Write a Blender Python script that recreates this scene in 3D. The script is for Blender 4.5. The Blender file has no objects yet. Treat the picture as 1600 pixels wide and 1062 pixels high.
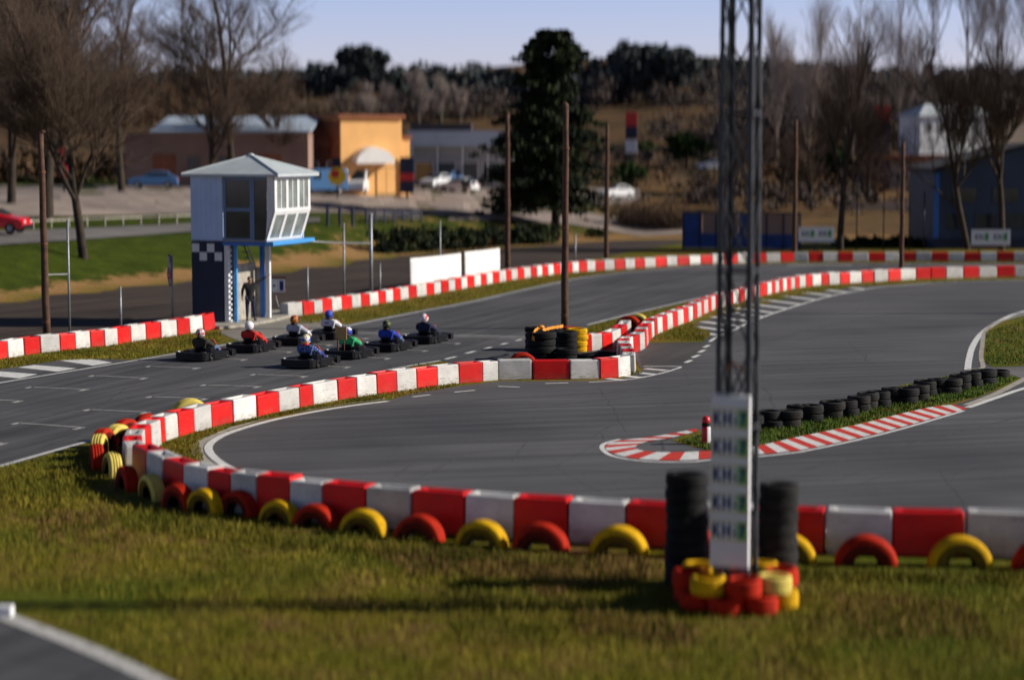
import bpy, bmesh, math, random
from mathutils import Vector, Matrix, noise as mnoise
R = math.radians
rnd = random.Random(7)
scene = bpy.context.scene
COL = scene.collection

# ------------------------------------------------------------------ camera
F, HZ, H = 3200.0, 230.0, 7.2          # focal length in photo pixels, row of the eye level, eye height
PITCH = math.atan((531 - HZ) / F)
cam_d = bpy.data.cameras.new('camera')
cam = bpy.data.objects.new('camera', cam_d); COL.objects.link(cam)
cam.location = (0, 0, H)
cam.rotation_euler = (math.pi / 2 - PITCH, 0, 0)
cam_d.sensor_width = 36.0
cam_d.lens = 36.0 * F / 1600.0
cam_d.clip_end = 6000
cam_d.dof.use_dof = True
cam_d.dof.focus_distance = 60.8
cam_d.dof.aperture_ratio = 2.0
cam_d.dof.aperture_fstop = (cam_d.lens / 1000.0) / 0.285
scene.camera = cam
scene.view_settings.view_transform = 'Standard'
scene.view_settings.look = 'None'
scene.view_settings.exposure = 0
scene.cycles.use_denoising = True

FW = Vector((0, math.cos(PITCH), -math.sin(PITCH)))
UP = Vector((0, math.sin(PITCH), math.cos(PITCH)))
def ray(px, py):
    return (Vector(((px - 800) / F, 0, 0)) + FW + UP * (-(py - 531) / F)).normalized()
def P(px, py, z=0.0):
    d = ray(px, py); t = (z - H) / d.z
    return Vector((0, 0, H)) + d * t

# ------------------------------------------------------------------ terrain height
_edge = [P(*q) for q in [(-700, 560), (0, 470), (150, 453), (300, 439), (430, 425), (560, 406), (640, 398), (720, 392), (880, 381), (1000, 374), (1250, 374), (1700, 374), (2600, 374)]]
_edge.sort(key=lambda v: v.x)
def edge_y(x):
    if x <= _edge[0].x: return _edge[0].y
    for a, b in zip(_edge, _edge[1:]):
        if x <= b.x:
            t = (x - a.x) / max(b.x - a.x, 1e-6); return a.y + (b.y - a.y) * t
    return _edge[-1].y
def sm(a, b, x):
    t = min(1, max(0, (x - a) / (b - a))); return t * t * (3 - 2 * t)
def hgt(x, y):
    s = (y - edge_y(x)) * 0.85
    if s <= 0: return 0.0
    left = 1 - sm(-6, 12, x)
    h = (1.9 * left + 0.5 * (1 - left)) * sm(0, 20, s) + (1.9 * left + 3.0 * (1 - left)) * sm(18, 85, s)
    h += 22 * sm(225, 640, y) * (1.06 + 0.22 * math.sin(x * 0.011 + 1.2) + 0.12 * math.sin(x * 0.031))
    h += 0.12 * sm(2, 10, s) * math.sin(x * 0.7 + y * 0.31) * math.sin(y * 0.53 - x * 0.2)
    return h
def G(px, py):
    d = ray(px, py); o = Vector((0, 0, H)); t = 20.0
    prev = t
    while t < 1400:
        p = o + d * t
        if p.z <= hgt(p.x, p.y):
            a, b = prev, t
            for _ in range(30):
                m = (a + b) / 2; q = o + d * m
                if q.z <= hgt(q.x, q.y): b = m
                else: a = m
            return o + d * b
        prev = t; t += 0.5
    return o + d * 600
def pxm(p):            # photo pixels per metre at a world point
    return F / ((Vector(p) - Vector((0, 0, H))).dot(FW))

# ------------------------------------------------------------------ materials
def newmat(name):
    m = bpy.data.materials.new(name); m.use_nodes = True
    nt = m.node_tree; b = nt.nodes['Principled BSDF']
    return m, nt, b
def N(nt, t, **kw):
    n = nt.nodes.new(t)
    for k, v in kw.items():
        if k in n.inputs: n.inputs[k].default_value = v
        else: setattr(n, k, v)
    return n
def L(nt, a, b): nt.links.new(a, b)
def rgba(c): return (c[0], c[1], c[2], 1)
def ramp(nt, fac, stops):
    r = nt.nodes.new('ShaderNodeValToRGB')
    e = r.color_ramp.elements
    e[0].position, e[0].color = stops[0][0], rgba(stops[0][1])
    e[1].position, e[1].color = stops[-1][0], rgba(stops[-1][1])
    for p, c in stops[1:-1]:
        k = e.new(p); k.color = rgba(c)
    L(nt, fac, r.inputs[0]); return r
def mixc(nt, fac, a, b, mode='MIX'):
    m = nt.nodes.new('ShaderNodeMix'); m.data_type = 'RGBA'; m.blend_type = mode
    for s, v in ((0, fac), (6, a), (7, b)):
        if hasattr(v, 'links'): L(nt, v, m.inputs[s])
        elif s == 0: m.inputs[0].default_value = v
        else: m.inputs[s].default_value = rgba(v)
    return m.outputs[2]
def plain(name, c, rough=0.7, metal=0.0, var=0.18, scale=6.0, bump=0.0, spec=0.5):
    m, nt, b = newmat(name)
    tc = N(nt, 'ShaderNodeTexCoord')
    n1 = N(nt, 'ShaderNodeTexNoise', Scale=scale, Detail=5.0); L(nt, tc.outputs['Object'], n1.inputs['Vector'])
    lo = tuple(x * (1 - var) for x in c); hi = tuple(min(1, x * (1 + var)) for x in c)
    r = ramp(nt, n1.outputs[0], [(0.3, lo), (0.7, hi)])
    L(nt, r.outputs[0], b.inputs['Base Color'])
    b.inputs['Roughness'].default_value = rough; b.inputs['Metallic'].default_value = metal
    b.inputs['Specular IOR Level'].default_value = spec
    if bump:
        n2 = N(nt, 'ShaderNodeTexNoise', Scale=scale * 6, Detail=4.0); L(nt, tc.outputs['Object'], n2.inputs['Vector'])
        bp = N(nt, 'ShaderNodeBump', Strength=bump, Distance=0.02); L(nt, n2.outputs[0], bp.inputs['Height']); L(nt, bp.outputs[0], b.inputs['Normal'])
    return m
def plastic(name, c, dirt=(0.22, 0.17, 0.11)):
    m, nt, b = newmat(name)
    tc = N(nt, 'ShaderNodeTexCoord'); oi = N(nt, 'ShaderNodeObjectInfo'); geo = N(nt, 'ShaderNodeNewGeometry')
    n1 = N(nt, 'ShaderNodeTexNoise', Scale=2.3, Detail=6.0); L(nt, geo.outputs['Position'], n1.inputs['Vector'])
    mp = N(nt, 'ShaderNodeMapping'); mp.inputs['Scale'].default_value = (3, 3, 14); L(nt, geo.outputs['Position'], mp.inputs['Vector'])
    n2 = N(nt, 'ShaderNodeTexNoise', Scale=1.6, Detail=7.0, Roughness=0.7); L(nt, mp.outputs[0], n2.inputs['Vector'])
    r0 = ramp(nt, oi.outputs['Random'], [(0.0, tuple(x * 0.72 for x in c)), (1.0, tuple(min(1, x * 1.08) for x in c))])
    r1 = ramp(nt, n1.outputs[0], [(0.35, (0.82, 0.82, 0.82)), (0.65, (1, 1, 1))])
    c1 = mixc(nt, 1.0, r0.outputs[0], r1.outputs[0], 'MULTIPLY')
    sep = N(nt, 'ShaderNodeSeparateXYZ'); L(nt, tc.outputs['Generated'], sep.inputs[0])
    g = N(nt, 'ShaderNodeMapRange'); L(nt, sep.outputs['Z'], g.inputs[0])
    g.inputs[1].default_value = 0.45; g.inputs[2].default_value = 0.0; g.inputs[3].default_value = 0.0; g.inputs[4].default_value = 0.85
    th = ramp(nt, n2.outputs[0], [(0.42, (0, 0, 0)), (0.66, (1, 1, 1))])
    mu = N(nt, 'ShaderNodeMath', operation='MULTIPLY'); L(nt, g.outputs[0], mu.inputs[0]); L(nt, th.outputs[0], mu.inputs[1])
    sc = ramp(nt, n2.outputs[0], [(0.55, (0, 0, 0)), (0.72, (0.5, 0.5, 0.5))])
    ad = N(nt, 'ShaderNodeMath', operation='ADD'); ad.use_clamp = True; L(nt, mu.outputs[0], ad.inputs[0]); L(nt, sc.outputs[0], ad.inputs[1])
    c2a = mixc(nt, ad.outputs[0], c1, dirt)
    off = N(nt, 'ShaderNodeMath', operation='MULTIPLY'); L(nt, oi.outputs['Random'], off.inputs[0]); off.inputs[1].default_value = 37.0
    mp3 = N(nt, 'ShaderNodeMapping'); mp3.inputs['Scale'].default_value = (1.6, 1.6, 11); L(nt, tc.outputs['Object'], mp3.inputs['Vector'])
    n3 = N(nt, 'ShaderNodeTexNoise', Scale=1.7, Detail=5.0, Roughness=0.75); n3.noise_dimensions = '4D'; L(nt, mp3.outputs[0], n3.inputs['Vector']); L(nt, off.outputs[0], n3.inputs['W'])
    rb = ramp(nt, n3.outputs[0], [(0.60, (0, 0, 0)), (0.67, (0.7, 0.7, 0.7))])
    c2 = mixc(nt, rb.outputs[0], c2a, (0.06, 0.055, 0.05))
    L(nt, c2, b.inputs['Base Color'])
    b.inputs['Roughness'].default_value = 0.45; b.inputs['Specular IOR Level'].default_value = 0.28
    bp = N(nt, 'ShaderNodeBump', Strength=0.25, Distance=0.03); L(nt, n1.outputs[0], bp.inputs['Height']); L(nt, bp.outputs[0], b.inputs['Normal'])
    return m
def asphalt_mat(name, c, streak=0.25, spot=0.2, ang=18.4, warm=(1, 1, 1)):
    m, nt, b = newmat(name)
    geo = N(nt, 'ShaderNodeNewGeometry')
    fine = N(nt, 'ShaderNodeTexNoise', Scale=14.0, Detail=8.0, Roughness=0.8); L(nt, geo.outputs['Position'], fine.inputs['Vector'])
    big = N(nt, 'ShaderNodeTexNoise', Scale=0.16, Detail=5.0); L(nt, geo.outputs['Position'], big.inputs['Vector'])
    mp0 = N(nt, 'ShaderNodeMapping'); mp0.inputs['Rotation'].default_value = (0, 0, R(ang)); L(nt, geo.outputs['Position'], mp0.inputs['Vector'])
    mp = N(nt, 'ShaderNodeMapping'); mp.inputs['Scale'].default_value = (1.6, 0.05, 1); L(nt, mp0.outputs[0], mp.inputs['Vector'])
    st = N(nt, 'ShaderNodeTexNoise', Scale=1.2, Detail=6.0, Roughness=0.65); L(nt, mp.outputs[0], st.inputs['Vector'])
    r1 = ramp(nt, fine.outputs[0], [(0.25, tuple(x * (1 - spot) for x in c)), (0.75, tuple(x * (1 + spot) for x in c))])
    r2 = ramp(nt, big.outputs[0], [(0.32, (0.70, 0.70, 0.72)), (0.68, (1.14, 1.12, 1.09))])
    r3 = ramp(nt, st.outputs[0], [(0.36, (1 - streak,) * 3), (0.6, (1.04,) * 3)])
    c1 = mixc(nt, 1.0, r1.outputs[0], r2.outputs[0], 'MULTIPLY'); c2 = mixc(nt, 1.0, c1, r3.outputs[0], 'MULTIPLY')
    wv = N(nt, 'ShaderNodeTexNoise', Scale=0.8, Detail=4.0); L(nt, geo.outputs['Position'], wv.inputs['Vector'])
    pv = mixc(nt, 0.25, geo.outputs['Position'], wv.outputs['Color'], 'ADD')
    vo = N(nt, 'ShaderNodeTexVoronoi', Scale=0.13, feature='DISTANCE_TO_EDGE'); L(nt, pv, vo.inputs['Vector'])
    ck = ramp(nt, vo.outputs['Distance'], [(0.0, (0.68, 0.68, 0.68)), (0.0035, (1, 1, 1))])
    c3 = mixc(nt, 1.0, c2, ck.outputs[0], 'MULTIPLY')
    L(nt, c3, b.inputs['Base Color']); b.inputs['Roughness'].default_value = 0.82
    b.inputs['Specular IOR Level'].default_value = 0.3
    bp = N(nt, 'ShaderNodeBump', Strength=0.35, Distance=0.01); L(nt, fine.outputs[0], bp.inputs['Height']); L(nt, bp.outputs[0], b.inputs['Normal'])
    return m
def ground_mat(name, near=True):
    m, nt, b = newmat(name)
    geo = N(nt, 'ShaderNodeNewGeometry'); pos = geo.outputs['Position']
    fine = N(nt, 'ShaderNodeTexNoise', Scale=7.0, Detail=8.0, Roughness=0.75); L(nt, pos, fine.inputs['Vector'])
    mid = N(nt, 'ShaderNodeTexNoise', Scale=0.9, Detail=6.0, Roughness=0.65); L(nt, pos, mid.inputs['Vector'])
    big = N(nt, 'ShaderNodeTexNoise', Scale=0.22, Detail=4.0); L(nt, pos, big.inputs['Vector'])
    g = ramp(nt, fine.outputs[0], [(0.28, (0.030, 0.034, 0.003)), (0.5, (0.135, 0.128, 0.008)), (0.72, (0.27, 0.225, 0.022))])
    dry = ramp(nt, fine.outputs[0], [(0.3, (0.10, 0.055, 0.014)), (0.7, (0.32, 0.19, 0.065))])
    f1 = ramp(nt, mid.outputs[0], [(0.44, (0, 0, 0)), (0.62, (0.95, 0.95, 0.95))])
    f2 = ramp(nt, big.outputs[0], [(0.36, (0.10, 0.10, 0.10)), (0.58, (1, 1, 1))])
    mu = N(nt, 'ShaderNodeMath', operation='MULTIPLY'); L(nt, f1.outputs[0], mu.inputs[0]); L(nt, f2.outputs[0], mu.inputs[1])
    gv = ramp(nt, big.outputs[0], [(0.34, (0.62, 0.85, 0.6)), (0.5, (1, 1, 1)), (0.66, (1.08, 1.0, 0.8))])
    g2 = mixc(nt, 1.0, g.outputs[0], gv.outputs[0], 'MULTIPLY')
    nearc = mixc(nt, mu.outputs[0], g2, dry.outputs[0])
    # bank beyond the dirt track: fresh green above, bare earth at its foot; hills: brown scrub
    at = N(nt, 'ShaderNodeAttribute', attribute_name='zone')
    sp = N(nt, 'ShaderNodeSeparateColor'); L(nt, at.outputs['Color'], sp.inputs[0])
    fresh = ramp(nt, fine.outputs[0], [(0.3, (0.020, 0.036, 0.003)), (0.7, (0.085, 0.115, 0.010))])
    earth = ramp(nt, fine.outputs[0], [(0.3, (0.20, 0.105, 0.04)), (0.7, (0.42, 0.25, 0.10))])
    ad = N(nt, 'ShaderNodeMath', operation='ADD'); L(nt, sp.outputs[1], ad.inputs[0]); L(nt, mid.outputs[0], ad.inputs[1])
    fe = ramp(nt, ad.outputs[0], [(0.88, (0, 0, 0)), (1.05, (1, 1, 1))])
    pt_ = ramp(nt, mid.outputs[0], [(0.35, (0.55, 0.6, 0.5)), (0.65, (1.15, 1.1, 1.0))])
    fresh2 = mixc(nt, 1.0, fresh.outputs[0], pt_.outputs[0], 'MULTIPLY')
    bank = mixc(nt, fe.outputs[0], fresh2, earth.outputs[0])
    c1 = mixc(nt, sp.outputs[0], nearc, bank)
    hb = N(nt, 'ShaderNodeTexNoise', Scale=0.055, Detail=7.0, Roughness=0.7); L(nt, pos, hb.inputs['Vector'])
    hill = ramp(nt, hb.outputs[0], [(0.30, (0.02, 0.025, 0.010)), (0.44, (0.055, 0.040, 0.022)), (0.53, (0.135, 0.075, 0.034)), (0.66, (0.05, 0.04, 0.026))])
    c2 = mixc(nt, sp.outputs[2], c1, hill.outputs[0])
    L(nt, c2, b.inputs['Base Color']); b.inputs['Roughness'].default_value = 0.95
    b.inputs['Specular IOR Level'].default_value = 0.1
    bp = N(nt, 'ShaderNodeBump', Strength=0.9, Distance=0.06); L(nt, fine.outputs[0], bp.inputs['Height']); L(nt, bp.outputs[0], b.inputs['Normal'])
    return m
def leaf_mat(name, lo, hi, scale=1.2):
    m, nt, b = newmat(name)
    geo = N(nt, 'ShaderNodeNewGeometry')
    n1 = N(nt, 'ShaderNodeTexNoise', Scale=scale, Detail=4.0); L(nt, geo.outputs['Position'], n1.inputs['Vector'])
    r = ramp(nt, n1.outputs[0], [(0.32, lo), (0.68, hi)])
    L(nt, r.outputs[0], b.inputs['Base Color']); b.inputs['Roughness'].default_value = 0.8
    b.inputs['Specular IOR Level'].default_value = 0.2
    return m
def paint_mat(name, c, wear=0.35):
    m, nt, b = newmat(name)
    geo = N(nt, 'ShaderNodeNewGeometry')
    n1 = N(nt, 'ShaderNodeTexNoise', Scale=5.0, Detail=8.0, Roughness=0.75); L(nt, geo.outputs['Position'], n1.inputs['Vector'])
    r = ramp(nt, n1.outputs[0], [(0.30, tuple(x * (1 - wear) for x in c)), (0.52, c)])
    L(nt, r.outputs[0], b.inputs['Base Color']); b.inputs['Roughness'].default_value = 0.75; b.inputs['Specular IOR Level'].default_value = 0.15
    return m
def glass_mat(name, c=(0.02, 0.03, 0.04)):
    m, nt, b = newmat(name)
    tc = N(nt, 'ShaderNodeTexCoord'); n1 = N(nt, 'ShaderNodeTexNoise', Scale=1.5); L(nt, tc.outputs['Object'], n1.inputs['Vector'])
    r = ramp(nt, n1.outputs[0], [(0.3, tuple(x * 0.7 for x in c)), (0.7, tuple(x * 1.4 for x in c))]); L(nt, r.outputs[0], b.inputs['Base Color'])
    b.inputs['Roughness'].default_value = 0.08
    return m
def patch_mat(name, cols, scale=9.0, rough=0.6):       # patches of several colours (printed cloth, helmet graphics)
    m, nt, b = newmat(name)
    tc = N(nt, 'ShaderNodeTexCoord'); n1 = N(nt, 'ShaderNodeTexNoise', Scale=scale, Detail=2.0); L(nt, tc.outputs['Object'], n1.inputs['Vector'])
    k = len(cols); r = ramp(nt, n1.outputs[0], [(0.36 + 0.28 * i / max(1, k - 1), c) for i, c in enumerate(cols)])
    r.color_ramp.interpolation = 'CONSTANT'
    L(nt, r.outputs[0], b.inputs['Base Color']); b.inputs['Roughness'].default_value = rough
    return m

M = {}
M['ground'] = ground_mat('grass ground')
M['asphalt'] = asphalt_mat('track asphalt', (0.102, 0.103, 0.110), streak=0.42)
M['asphalt_loop'] = asphalt_mat('loop asphalt', (0.108, 0.109, 0.116), streak=0.36, ang=75)
M['dirt_track'] = asphalt_mat('dirt track surface', (0.082, 0.058, 0.044), streak=0.7, spot=0.5, ang=28)
M['patch'] = asphalt_mat('asphalt repair', (0.075, 0.072, 0.070), streak=0.25)
M['road'] = asphalt_mat('old road', (0.19, 0.18, 0.175), streak=0.2, ang=60)
M['parking'] = asphalt_mat('pale parking', (0.33, 0.27, 0.235), streak=0.2, ang=80)
M['concrete'] = plain('concrete', (0.36, 0.33, 0.28), 0.9, var=0.3, scale=3, bump=0.4)
M['apron'] = asphalt_mat('worn apron', (0.25, 0.235, 0.21), streak=0.2)
M['white_line'] = paint_mat('white road paint', (0.74, 0.74, 0.72), 0.45)
M['faded_line'] = paint_mat('faded road paint', (0.50, 0.49, 0.47), 0.62)
M['kerb_red'] = paint_mat('kerb red', (0.62, 0.055, 0.04), 0.3)
M['skid'] = plain('rubber streak', (0.060, 0.060, 0.063), 0.8, var=0.4, scale=2)
M['red_plastic'] = plastic('red plastic', (0.82, 0.008, 0.006), (0.30, 0.10, 0.07))
M['white_plastic'] = plastic('white plastic', (0.78, 0.765, 0.73))
M['rubber'] = plain('black rubber', (0.0085, 0.0085, 0.009), 0.75, var=0.5, scale=5, bump=0.3, spec=0.25)
M['old_rubber'] = plain('dusty rubber', (0.021, 0.020, 0.019), 0.85, var=0.6, scale=4, bump=0.3, spec=0.25)
M['red_tyre'] = paint_mat('red tyre paint', (0.50, 0.022, 0.005), 0.65)
M['yellow_tyre'] = paint_mat('yellow tyre paint', (0.76, 0.43, 0.005), 0.55)
M['pale_yellow_tyre'] = paint_mat('faded yellow tyre paint', (0.78, 0.62, 0.14), 0.35)
M['wood_pole'] = plain('tarred wood', (0.085, 0.040, 0.022), 0.85, var=0.45, scale=4, bump=0.4)
M['galv'] = plain('galvanised steel', (0.30, 0.31, 0.33), 0.5, 0.5, var=0.25, scale=5)
M['mast'] = plain('weathered steel', (0.042, 0.046, 0.056), 0.5, 0.0, var=0.3, scale=4)
M['rust'] = plain('rusty steel', (0.17, 0.065, 0.035), 0.8, var=0.4)
M['white_paint'] = plain('white painted sheet', (0.72, 0.73, 0.74), 0.5, var=0.07, scale=1.5)
M['frame_shade'] = plain('shaded blue frame', (0.13, 0.20, 0.33), 0.5, var=0.1)  # bluish shade on the cabin's near frames, put into their colour
M['fence_blue'] = plain('dark blue boards', (0.008, 0.045, 0.20), 0.6, var=0.3, scale=1.5)
M['cabin_blue'] = plain('pale blue sheet', (0.46, 0.60, 0.86), 0.5, var=0.07, scale=1.5)
M['roof_sheet'] = plain('pale roof sheet', (0.50, 0.55, 0.57), 0.45, var=0.10, scale=1.2)
M['navy'] = plain('navy painted wall', (0.007, 0.013, 0.045), 0.6, var=0.3, scale=2)
M['blue'] = plain('blue painted steel', (0.02, 0.14, 0.50), 0.45, var=0.15)
M['lit_blue'] = plain('sunlit blue steel', (0.06, 0.32, 0.72), 0.45, var=0.12)  # sunlit tone of the blue steel, painted in as its own colour
M['glass'] = glass_mat('dark glass', (0.030, 0.040, 0.045))
M['pale_glass'] = glass_mat('reflecting glass', (0.20, 0.23, 0.22))
M['banner'] = plain('white banner cloth', (0.80, 0.79, 0.77), 0.75, var=0.06, scale=1.4, bump=0.2)
M['black_plastic'] = plain('black kart plastic', (0.006, 0.0065, 0.009), 0.40, var=0.4, scale=8, spec=0.35)
M['dark_metal'] = plain('dark metal', (0.03, 0.03, 0.035), 0.4, 0.6, var=0.3)
M['orange_panel'] = plain('orange red plastic', (0.62, 0.075, 0.03), 0.45, var=0.15)
M['red_panel'] = plain('red plastic cover', (0.60, 0.015, 0.02), 0.4, var=0.15)
M['bark'] = plain('dark bark', (0.040, 0.028, 0.020), 0.95, var=0.5, scale=2)
M['bark_pale'] = plain('pale grey bark', (0.16, 0.125, 0.10), 0.95, var=0.35, scale=2)
M['twig'] = plain('brown twigs', (0.095, 0.062, 0.042), 0.95, var=0.35, scale=1)
M['twig_pale'] = plain('pale twigs', (0.34, 0.28, 0.25), 0.95, var=0.3, scale=1)
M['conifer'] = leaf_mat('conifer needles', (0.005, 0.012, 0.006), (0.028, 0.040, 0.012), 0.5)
M['evergreen'] = leaf_mat('evergreen leaves', (0.012, 0.030, 0.007), (0.045, 0.075, 0.014), 0.6)
M['pine_far'] = leaf_mat('hazed distant pine', (0.030, 0.038, 0.042), (0.055, 0.066, 0.066), 0.12)  # bluish distance haze mixed into the leaf colour
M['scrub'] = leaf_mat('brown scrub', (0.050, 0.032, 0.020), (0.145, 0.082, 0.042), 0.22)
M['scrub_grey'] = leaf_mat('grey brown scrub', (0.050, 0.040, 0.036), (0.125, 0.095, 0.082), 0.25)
M['grass_blade'] = leaf_mat('grass blades', (0.085, 0.090, 0.004), (0.26, 0.205, 0.022), 0.55)
M['grass_fresh'] = leaf_mat('fresh grass', (0.035, 0.08, 0.008), (0.14, 0.21, 0.03), 1.1)
M['skin'] = plain('skin', (0.46, 0.23, 0.15), 0.55, var=0.1)
M['terracotta'] = plain('terracotta', (0.30, 0.105, 0.05), 0.85, var=0.25, scale=1.2)
M['dark_terracotta'] = plain('dark terracotta', (0.12, 0.042, 0.025), 0.9, var=0.25, scale=1.0)
M['orange_wall'] = plain('orange render', (0.92, 0.50, 0.18), 0.9, var=0.08, scale=0.6)
M['brown_wall'] = plain('brown render', (0.30, 0.19, 0.15), 0.9, var=0.15, scale=0.4)
M['grey_wall'] = plain('grey render', (0.36, 0.36, 0.37), 0.9, var=0.12, scale=0.5)
M['beige_wall'] = plain('beige render', (0.66, 0.53, 0.38), 0.9, var=0.12, scale=0.5)
M['slate_wall'] = plain('slate blue sheet', (0.028, 0.050, 0.10), 0.6, var=0.2, scale=0.6)
M['dark_roof'] = plain('dark roof', (0.035, 0.030, 0.035), 0.8, var=0.3, scale=0.6)
M['pale_roof'] = plain('pale blue roof sheet', (0.42, 0.50, 0.60), 0.5, var=0.1, scale=0.5)
M['car_red'] = plain('red car paint', (0.72, 0.006, 0.012), 0.25, var=0.04)
M['car_white'] = plain('white car paint', (0.74, 0.75, 0.77), 0.3, var=0.04)
M['car_blue'] = plain('blue car paint', (0.07, 0.17, 0.36), 0.3, var=0.06)
M['sign_white'] = plain('white sign', (0.76, 0.77, 0.79), 0.5, var=0.05, scale=2)
M['sign_blue'] = plain('dark blue lettering', (0.008, 0.02, 0.16), 0.5, var=0.1)
M['sign_yellow'] = plain('yellow sign', (0.80, 0.55, 0.02), 0.5, var=0.1)
M['sign_red'] = plain('red sign', (0.55, 0.02, 0.02), 0.5, var=0.1)
M['lamp'] = plain('clear lens', (0.6, 0.6, 0.62), 0.15)
M['wood'] = plain('pale wood', (0.45, 0.28, 0.10), 0.7, var=0.2)
M['tape'] = plain('orange tape', (0.80, 0.30, 0.02), 0.5, var=0.15)
M['stone'] = plain('stone', (0.42, 0.33, 0.24), 0.9, var=0.25, bump=0.4)
M['orange_stone'] = plain('orange stone', (0.60, 0.20, 0.05), 0.9, var=0.25, bump=0.4)
# sticker: white running into green towards its right end
def sticker_mat():
    m, nt, b = newmat('sticker white to green')
    tc = N(nt, 'ShaderNodeTexCoord'); sp = N(nt, 'ShaderNodeSeparateXYZ'); L(nt, tc.outputs['Generated'], sp.inputs[0])
    r = ramp(nt, sp.outputs['X'], [(0.60, (0.66, 0.68, 0.66)), (0.80, (0.20, 0.48, 0.16)), (1.0, (0.02, 0.34, 0.05))])
    L(nt, r.outputs[0], b.inputs['Base Color']); b.inputs['Roughness'].default_value = 0.5
    return m
M['sticker'] = sticker_mat()

# ------------------------------------------------------------------ mesh building
class MB:
    def __init__(s): s.v = []; s.f = []; s.mi = []
    def add(s, vs, fs, mi=0):
        o = len(s.v); s.v += [tuple(v) for v in vs]; s.f += [tuple(i + o for i in f) for f in fs]; s.mi += [mi] * len(fs)
    def box(s, x0, x1, y0, y1, z0, z1, mi=0, mat=None):
        vs = [Vector(p) for p in ((x0, y0, z0), (x1, y0, z0), (x1, y1, z0), (x0, y1, z0), (x0, y0, z1), (x1, y0, z1), (x1, y1, z1), (x0, y1, z1))]
        if mat: vs = [mat @ v for v in vs]
        s.add(vs, [(3, 2, 1, 0), (4, 5, 6, 7), (0, 1, 5, 4), (1, 2, 6, 5), (2, 3, 7, 6), (3, 0, 4, 7)], mi)
    def tube(s, pts, radii, n=8, mi=0, caps=True):
        pts = [Vector(p) for p in pts]
        if not hasattr(radii, '__len__'): radii = [radii] * len(pts)
        rings = []; prev = None
        for i, p in enumerate(pts):
            d = (pts[min(i + 1, len(pts) - 1)] - pts[max(i - 1, 0)]).normalized()
            if prev is None:
                a = d.orthogonal().normalized()
            else:
                a = (prev - d * prev.dot(d))
                a = a.normalized() if a.length > 1e-6 else d.orthogonal().normalized()
            prev = a; bb = d.cross(a)
            rings.append([p + (a * math.cos(2 * math.pi * k / n) + bb * math.sin(2 * math.pi * k / n)) * radii[i] for k in range(n)])
        vs = [v for r_ in rings for v in r_]; fs = []
        for i in range(len(rings) - 1):
            for k in range(n):
                a, b2 = i * n + k, i * n + (k + 1) % n
                fs.append((a, b2, b2 + n, a + n))
        if caps: fs.append(tuple(range(n - 1, -1, -1))); fs.append(tuple(range((len(rings) - 1) * n, len(rings) * n)))
        s.add(vs, fs, mi)
    def lathe(s, prof, n=24, closed=False, mi=0, mat=None, arc=1.0):
        vs = []; fs = []
        m = len(prof)
        for k in range(n):
            a = 2 * math.pi * k / n
            for r_, z in prof:
                v = Vector((r_ * math.cos(a), r_ * math.sin(a), z)); vs.append(mat @ v if mat else v)
        for k in range(n):
            for j in range(m if closed else m - 1):
                j2 = (j + 1) % m; k2 = (k + 1) % n
                fs.append((k * m + j, k2 * m + j, k2 * m + j2, k * m + j2))
        s.add(vs, fs, mi)
    def prism(s, poly, z0, z1, mi=0, mat=None):
        n = len(poly)
        vs = [Vector((x, y, z0)) for x, y in poly] + [Vector((x, y, z1)) for x, y in poly]
        if mat: vs = [mat @ v for v in vs]
        fs = [tuple(range(n - 1, -1, -1)), tuple(range(n, 2 * n))] + [(i, (i + 1) % n, n + (i + 1) % n, n + i) for i in range(n)]
        s.add(vs, fs, mi)
    def ell(s, c, r, n=12, m=8, mi=0, mat=None):
        c = Vector(c); vs = []; fs = []
        for i in range(m + 1):
            t = math.pi * i / m
            for k in range(n):
                a = 2 * math.pi * k / n
                v = Vector((r[0] * math.sin(t) * math.cos(a), r[1] * math.sin(t) * math.sin(a), r[2] * math.cos(t)))
                vs.append(c + (mat @ v if mat else v))
        for i in range(m):
            for k in range(n):
                k2 = (k + 1) % n
                fs.append((i * n + k, (i + 1) * n + k, (i + 1) * n + k2, i * n + k2))
        s.add(vs, fs, mi)
    def mesh(s, name, mats, smooth=False):
        me = bpy.data.meshes.new(name); me.from_pydata(s.v, [], s.f)
        for m_ in (mats if isinstance(mats, (list, tuple)) else [mats]): me.materials.append(m_)
        if any(s.mi): me.polygons.foreach_set('material_index', s.mi)
        if smooth: me.polygons.foreach_set('use_smooth', [True] * len(me.polygons))
        me.validate(); me.update()
        return me
    def build(s, name, mats, parent=None, smooth=False, bevel=0.0, loc=None):
        o = obj(name, s.mesh(name, mats, smooth), parent)
        if bevel:
            b = o.modifiers.new('edge', 'BEVEL'); b.width = bevel; b.segments = 2; b.limit_method = 'ANGLE'; b.angle_limit = R(35)
        if loc is not None: o.location = loc
        return o
def obj(name, me, parent=None):
    o = bpy.data.objects.new(name, me); COL.objects.link(o)
    if parent: o.parent = parent
    return o
def tag(o, label, cat, group=None):
    o['label'] = label; o['category'] = cat
    if group: o['group'] = group
    return o
def thing(name, label, cat, loc=(0, 0, 0), rz=0.0, group=None):
    o = bpy.data.objects.new(name, None); COL.objects.link(o)
    o.empty_display_size = 0.2
    o.location = loc; o.rotation_euler = (0, 0, rz); return tag(o, label, cat, group)
def struct(o): o['kind'] = 'structure'; return o
def stuff(o): o['kind'] = 'stuff'; return o
def smooth_obj(o): o.data.polygons.foreach_set('use_smooth', [True] * len(o.data.polygons)); return o

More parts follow.
